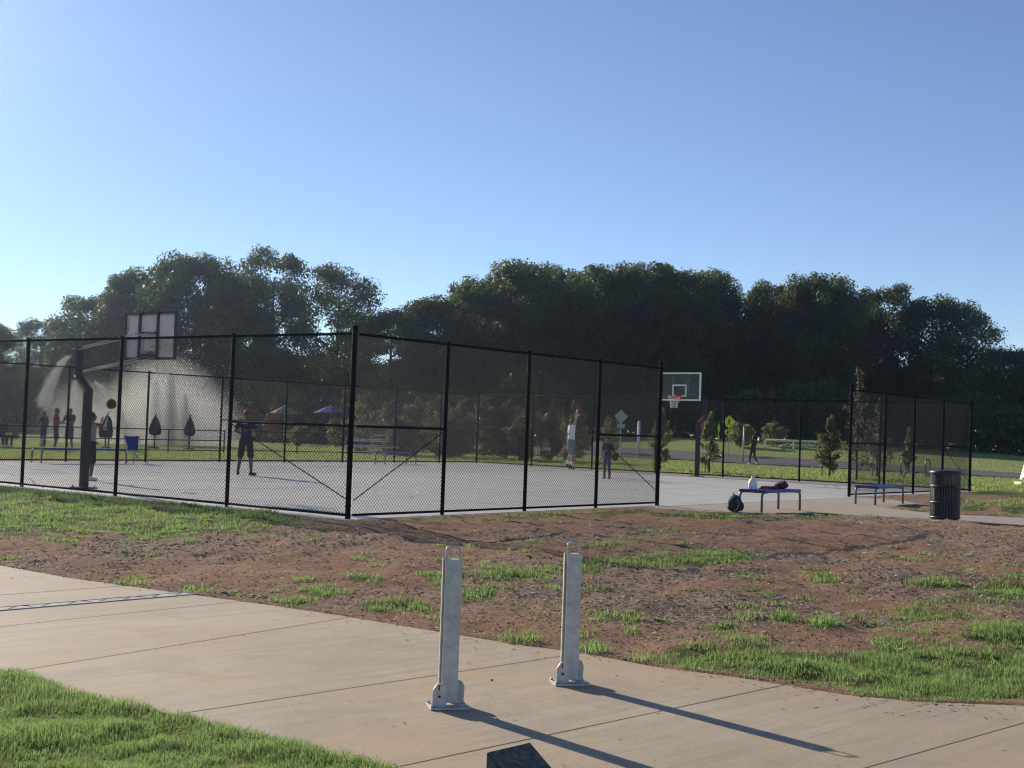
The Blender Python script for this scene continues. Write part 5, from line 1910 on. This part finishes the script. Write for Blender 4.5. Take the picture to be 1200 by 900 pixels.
# ------------------------------------------------------------------ grass blades
def blades(name, X, Y, Z, h, w, m_, lean=.45, tint=None):
    k = len(X)
    a = rng.uniform(0, 2 * PI, k)
    la = rng.uniform(0, 2 * PI, k)
    ll = np.abs(rng.normal(0, lean, k)) * h
    dx, dy = np.cos(a) * w / 2, np.sin(a) * w / 2
    lx, ly = np.cos(la) * ll, np.sin(la) * ll
    b0 = np.stack([X - dx, Y - dy, Z - .01], 1)
    b1 = np.stack([X + dx, Y + dy, Z - .01], 1)
    m1 = np.stack([X + dx * .8 + lx * .35, Y + dy * .8 + ly * .35, Z + h * .6], 1)
    m0 = np.stack([X - dx * .8 + lx * .35, Y - dy * .8 + ly * .35, Z + h * .6], 1)
    t1 = np.stack([X + dx * .1 + lx, Y + dy * .1 + ly, Z + h * .97], 1)
    t0 = np.stack([X - dx * .1 + lx, Y - dy * .1 + ly, Z + h * .97], 1)
    v = np.stack([b0, b1, m1, m0, t1, t0], 1).reshape(-1, 3)
    base = (np.arange(k) * 6)[:, None]
    f = np.concatenate([base + np.array([0, 1, 2, 3]), base + np.array([3, 2, 4, 5])], 1).reshape(-1, 4)
    if tint is None:
        tint = np.clip(rng.normal(.5, .25, k), 0, 1)
    o = np_mesh(name, v, f, m_, None, np.repeat(tint, 2))
    o['kind'] = 'stuff'
    return o

def screen_samples(n_, x0, x1, y0, y1, z=0.1):
    px = rng.uniform(x0, x1, n_)
    py = rng.uniform(y0, y1, n_)
    a = (px - 600) / F
    b_ = (450 - py) / F
    x = a * math.cos(ROLL) - b_ * math.sin(ROLL)
    y = a * math.sin(ROLL) + b_ * math.cos(ROLL)
    d = np.stack([x, math.cos(PITCH) - y * math.sin(PITCH), math.sin(PITCH) + y * math.cos(PITCH)], 1)
    t_ = (z - HC) / d[:, 2]
    ok = (t_ > 0) & (t_ < 140)
    return (d[:, 0] * t_)[ok], (d[:, 1] * t_)[ok]

# foreground lawn
X, Y = screen_samples(260000, -160, 640, 770, 1010, 0.02)
g, _, _, _ = masks(X, Y)
_, _, inp, sd, near, _, _ = terrain_base(X, Y)
ok = near & (rng.random(len(X)) < .25 + .9 * fbm(X, Y, 3.0, 3)) | (inp & (sd < .04) & (Y < 9))
X, Y = X[ok], Y[ok]
pt = np.clip((fbm(X, Y, 3.2, 3) - .2) * 1.5, 0, 1.2)
blades('grass', X, Y, terrain(X, Y), .012 + .042 * pt ** 1.1 * rng.uniform(.4, 1.5, len(X)), rng.uniform(.0022, .0046, len(X)), M['grass'], .8, np.clip(.25 + .9 * (pt - .2) + rng.normal(0, .22, len(X)), 0, 1))
ds = rng.random(len(X)) < .05
blades('dry_grass', X[ds], Y[ds], terrain(X[ds], Y[ds]) + .008, rng.uniform(.015, .05, ds.sum()), rng.uniform(.002, .004, ds.sum()), M['straw'], 1.6)
# patchy grass on the bank and along the path
X, Y = screen_samples(420000, -120, 1330, 575, 850, 0.08)
g, _, lw, _ = masks(X, Y)
_, dc, inp, sd, near, _, _ = terrain_base(X, Y)
ok = (rng.random(len(X)) < np.clip(g * 1.25 - .10, .006, 1)) & ~near & (dc > .02) & (~inp | (sd < .05)) & (Y < 34)
X, Y, g = X[ok], Y[ok], g[ok]
sc = np.clip(Y / 9.0, .8, 2.4)
pt = fbm(X, Y, 5.0, 2)
kp = rng.random(len(X)) < np.clip((pt - .30) * 4.5, .08, 1)
X, Y, g, sc, pt = X[kp], Y[kp], g[kp], sc[kp], pt[kp]
pt = np.clip((pt - .25) * 2.0, .15, 1.3)
blades('grass', X, Y, terrain(X, Y), (.012 + .042 * np.clip(g, .35, 1) * pt * rng.uniform(.4, 1.5, len(X))) * np.clip(sc, .9, 1.3), .0036 * sc * rng.uniform(.7, 1.3, len(X)), M['grass'], .7)
ds = rng.random(len(X)) < .07
blades('dry_grass', X[ds], Y[ds], terrain(X[ds], Y[ds]) + .006, rng.uniform(.02, .05, ds.sum()), .004 * sc[ds], M['straw'], 1.6)
# creeping tufts: splayed blades in little rosettes, scattered over the bank
X, Y = screen_samples(5200, -80, 1300, 588, 826, 0.08)
g, mu, lw, _ = masks(X, Y)
_, dc, inp, sd, near, _, _ = terrain_base(X, Y)
ok = (rng.random(len(X)) < np.clip(.085 + .75 * g + .25 * (fbm(X, Y, .8, 3) - .5), 0.02, 1)) & ~near & (dc > .05) & ~inp & (Y < 32)
X, Y, g = X[ok], Y[ok], g[ok]
rad = np.clip(np.exp(rng.normal(-2.75, .55, len(X))) * np.clip(Y / 11, .8, 1.5), .02, .19)
nb_ = np.clip((rad * 520).astype(int), 8, 110)
ci = np.repeat(np.arange(len(X)), nb_)
n_ = len(ci)
an = rng.uniform(0, 2 * PI, n_)
rr = rad[ci] * np.sqrt(rng.random(n_))
bx_, by_ = X[ci] + rr * np.cos(an), Y[ci] + rr * np.sin(an) * .9
hh_ = (.012 + .22 * rad[ci]) * rng.uniform(.4, 1.3, n_)
sc = np.clip(Y[ci] / 9, .8, 2.2)
blades('grass_tufts', bx_, by_, terrain(bx_, by_), hh_, .0055 * sc * rng.uniform(.6, 1.4, n_), M['grass'], 1.0, np.clip(rng.normal(.5, .2, len(X))[ci] + rng.normal(0, .15, n_), 0, 1))
# far lawn
X, Y = screen_samples(210000, -60, 1280, 505, 600, 0.3)
_, dc, inp, sd, near, u_, v_ = terrain_base(X, Y)
g, _, lw, _ = masks(X, Y)
w_ = X * RN[0] + Y * RN[1]
ok = (lw > .5) & (dc > .6) & (np.abs(w_ - 69.9) > 3.5) & (Y < 118) & (rng.random(len(X)) < g)
X, Y = X[ok], Y[ok]
blades('lawn_grass', X, Y, terrain(X, Y), rng.uniform(.04, .11, len(X)), .03 * np.ones(len(X)), M['lawnblade'], .7)

# wood chips, straw and crumbs of soil scattered over the bare bank
X, Y = screen_samples(240000, -60, 1260, 590, 800, 0.08)
g, mu, lw, _ = masks(X, Y)
_, dc, inp, sd, near, _, _ = terrain_base(X, Y)
ok = (rng.random(len(X)) < (1 - g) * (.18 + .8 * mu)) & ~near & (dc > .05) & ~inp & (Y < 32)
X, Y = X[ok], Y[ok]
k = len(X)
Z = terrain(X, Y) + rng.uniform(.002, .012, k)
a = rng.uniform(0, 2 * PI, k)
L_ = rng.uniform(.007, .030, k) * np.clip(Y / 15, .7, 1.3)
W_ = L_ * rng.uniform(.10, .4, k)
ti = rng.normal(0, .18, k)
ex = np.stack([np.cos(a) * L_, np.sin(a) * L_, ti * L_], 1) / 1.0
ey = np.stack([-np.sin(a) * W_, np.cos(a) * W_, rng.normal(0, .25, k) * W_], 1)
cc = np.stack([X, Y, Z + np.abs(ti) * L_ * .5], 1)
v = np.stack([cc - ex - ey, cc + ex - ey * .6, cc + ex * .9 + ey, cc - ex + ey * .7], 1).reshape(-1, 3)
o = np_mesh('wood_chips', v, np.arange(k * 4).reshape(k, 4), M['chips'], None, np.clip(rng.beta(.7, 1.5, k), 0, 1))
o['kind'] = 'stuff'
# clods
X, Y = screen_samples(26000, -60, 1260, 600, 790, 0.08)
g, mu, lw, _ = masks(X, Y)
_, dc, inp, sd, near, _, _ = terrain_base(X, Y)
ok = (rng.random(len(X)) < (1 - g) * .3 * fbm(X, Y, 2, 3)) & ~near & (dc > .1) & ~inp & (Y < 30)
X, Y = X[ok], Y[ok]
k = len(X)
Z = terrain(X, Y)
oct_ = np.array([(1, 0, 0), (-1, 0, 0), (0, 1, 0), (0, -1, 0), (0, 0, .7), (0, 0, -.5)])
ff = np.array([(0, 2, 4), (2, 1, 4), (1, 3, 4), (3, 0, 4), (2, 0, 5), (1, 2, 5), (3, 1, 5), (0, 3, 5)])
s = rng.uniform(.004, .016, (k, 1, 1))
v = (np.stack([X, Y, Z], 1)[:, None, :] + oct_[None] * s * rng.uniform(.6, 1.4, (k, 6, 1))).reshape(-1, 3)
f = (ff[None] + (np.arange(k) * 6)[:, None, None]).reshape(-1, 3)
o = np_mesh('soil_clods', v, f, M['ground'], None)
o['kind'] = 'stuff'

# crumbs, bits of straw and leaf litter washed onto the path
X, Y = screen_samples(30000, -60, 1260, 640, 900, 0.0)
_, dc, inp, sd, near, _, _ = terrain_base(X, Y)
du_ = dist_poly(X, Y, UPE)
ok = inp & (sd > .02) & (rng.random(len(X)) < .005 + .8 * np.exp(-du_ / .16))
X, Y = X[ok], Y[ok]
k = len(X)
a = rng.uniform(0, 2 * PI, k)
L_ = rng.uniform(.004, .016, k)
W_ = L_ * rng.uniform(.25, .8, k)
ex = np.stack([np.cos(a) * L_, np.sin(a) * L_, rng.normal(0, .1, k) * L_], 1)
ey = np.stack([-np.sin(a) * W_, np.cos(a) * W_, rng.normal(0, .2, k) * W_], 1)
cc = np.stack([X, Y, np.full(k, .011)], 1)
v = np.stack([cc - ex - ey, cc + ex - ey * .6, cc + ex * .9 + ey, cc - ex + ey * .7], 1).reshape(-1, 3)
o = np_mesh('leaf_litter', v, np.arange(k * 4).reshape(k, 4), M['chips'], None, np.clip(rng.beta(1.0, 2.2, k), 0, 1))
o['kind'] = 'stuff'

# weed tufts that stand out
def weed(px, py, w, label, n_=70, h=.16):
    q = on(px, py)
    t0_ = rng.uniform(0, 2 * PI, n_)
    rad = np.sqrt(rng.random(n_)) * w * q[1] / F
    X = np.cos(t0_) * rad
    Y = np.sin(t0_) * rad
    o = blades('weed_tuft', X, Y, np.zeros(n_), h * .72 * rng.uniform(.3, 1.1, n_), rng.uniform(.006, .013, n_), M['grass'], 1.2)
    del o['kind']
    o.location = (q[0], q[1], tz(q[0], q[1]))
    tag(o, label, 'weed', 'weeds growing on the bare bank')
    return o
weed(608, 752, 24, 'bushy green weed at the path edge between the two bollards', 120, .13)
weed(694, 764, 22, 'dark green weed at the path edge just right of the farther bollard', 120, .12)
weed(232, 690, 20, 'low weed at the path edge on the left, near the drain', 90, .10)
weed(712, 724, 14, 'small weed on the soil right of the farther bollard', 60, .11)
weed(918, 727, 16, 'left one of two spiky weeds on bare soil at the right', 80, .13)
weed(966, 734, 16, 'right one of two spiky weeds on bare soil at the right', 80, .12)
weed(1048, 757, 30, 'broad dark weed clump before the lush grass at the right', 130, .12)
weed(968, 678, 18, 'weed clump in the middle of the mulch, below the bench', 80, .16)
weed(590, 612, 10, 'little weed by the fence bottom', 40, .12)

# stones by the path edge
rs = random.Random(9)
for i, (px, py, s) in enumerate(((262, 697, .03), (272, 699, .025), (284, 701, .04), (296, 702, .05), (308, 703, .03), (318, 705, .022))):
    q = on(px, py - 2)
    bm = bmesh.new()
    bmesh.ops.create_icosphere(bm, subdivisions=2, radius=1)
    for w in bm.verts:
        w.co *= rs.uniform(.8, 1.15)
    me = bpy.data.meshes.new('stone')
    bm.to_mesh(me)
    bm.free()
    me.materials.append(M['stone'])
    o = bpy.data.objects.new('stone', me)
    C.objects.link(o)
    o.location = (q[0], q[1], tz(q[0], q[1]) + s * .15)
    o.scale = (s * 1.3, s, s * .6)
    o.rotation_euler.z = rs.uniform(0, 3)
    tag(o, 'grey fist sized stone in the little pile at the path edge', 'stone', 'pile of stones at the path edge')

# ------------------------------------------------------------------ light, sky, camera
SAZ, SEL = R(-38.4), R(22.3)
sc_ = bpy.context.scene
w = bpy.data.worlds.new('World')
sc_.world = w
w.use_nodes = True
nt = w.node_tree
nt.nodes.clear()
sky = nt.nodes.new('ShaderNodeTexSky')
sky.sky_type = 'NISHITA'
sky.sun_disc = False
sky.sun_elevation = SEL
sky.sun_rotation = SAZ
sky.air_density = 0.72
sky.dust_density = 0.0
sky.ozone_density = 2.0
bg = nt.nodes.new('ShaderNodeBackground')
bg.inputs[1].default_value = 0.099
ow = nt.nodes.new('ShaderNodeOutputWorld')
hs = nt.nodes.new('ShaderNodeHueSaturation')
hs.inputs['Saturation'].default_value = 1.02
hs.inputs['Hue'].default_value = 0.508
nt.links.new(sky.outputs[0], hs.inputs['Color'])
nt.links.new(hs.outputs[0], bg.inputs[0])
nt.links.new(bg.outputs[0], ow.inputs[0])

sl = bpy.data.lights.new('sun', 'SUN')
sl.energy = 4.8
sl.angle = R(0.5)
sl.color = (1.0, 0.90, 0.76)
so = bpy.data.objects.new('sun', sl)
C.objects.link(so)
sdir = Vector((math.sin(SAZ) * math.cos(SEL), math.cos(SAZ) * math.cos(SEL), math.sin(SEL)))
so.rotation_euler = sdir.to_track_quat('Z', 'Y').to_euler()
so.location = (0, 0, 30)

hz = MB().box((0, 95, 30), (330, 240, 66)).build('flare_veil_haze', new_mat('flare_veil_air')[0])  # added scattering volume, stands in for the lens flare veil on the left
hz['kind'] = 'stuff'
hm = hz.data.materials[0].node_tree
pv = hm.nodes.new('ShaderNodeVolumePrincipled')
pv.inputs['Color'].default_value = (0.66, 0.80, 1.0, 1)
pv.inputs['Density'].default_value = 0.00038
pv.inputs['Anisotropy'].default_value = 0.87
hm.links.new(pv.outputs[0], [n for n in hm.nodes if n.type == 'OUTPUT_MATERIAL'][0].inputs['Volume'])

cd = bpy.data.cameras.new('camera')
co_ = bpy.data.objects.new('camera', cd)
C.objects.link(co_)
cd.sensor_width = 36.0
cd.sensor_fit = 'HORIZONTAL'
cd.lens = F / 1200 * 36.0
cd.clip_start = 0.05
cd.clip_end = 6000
co_.matrix_world = Matrix.Translation((0, 0, HC)) @ Matrix.Rotation(PI / 2 + PITCH, 4, 'X') @ Matrix.Rotation(ROLL, 4, 'Z')
sc_.camera = co_
sc_.view_settings.view_transform = 'Standard'
sc_.view_settings.look = 'None'
sc_.view_settings.exposure = 0.42
sc_.view_settings.gamma = 1.0
sc_.cycles.use_denoising = True
sc_.cycles.filter_width = 1.2
sc_.cycles.sample_clamp_indirect = 3.0
sc_.cycles.caustics_reflective = False
sc_.cycles.caustics_refractive = False
sc_.cycles.max_bounces = 6
sc_.cycles.diffuse_bounces = 3
sc_.cycles.transparent_max_bounces = 12
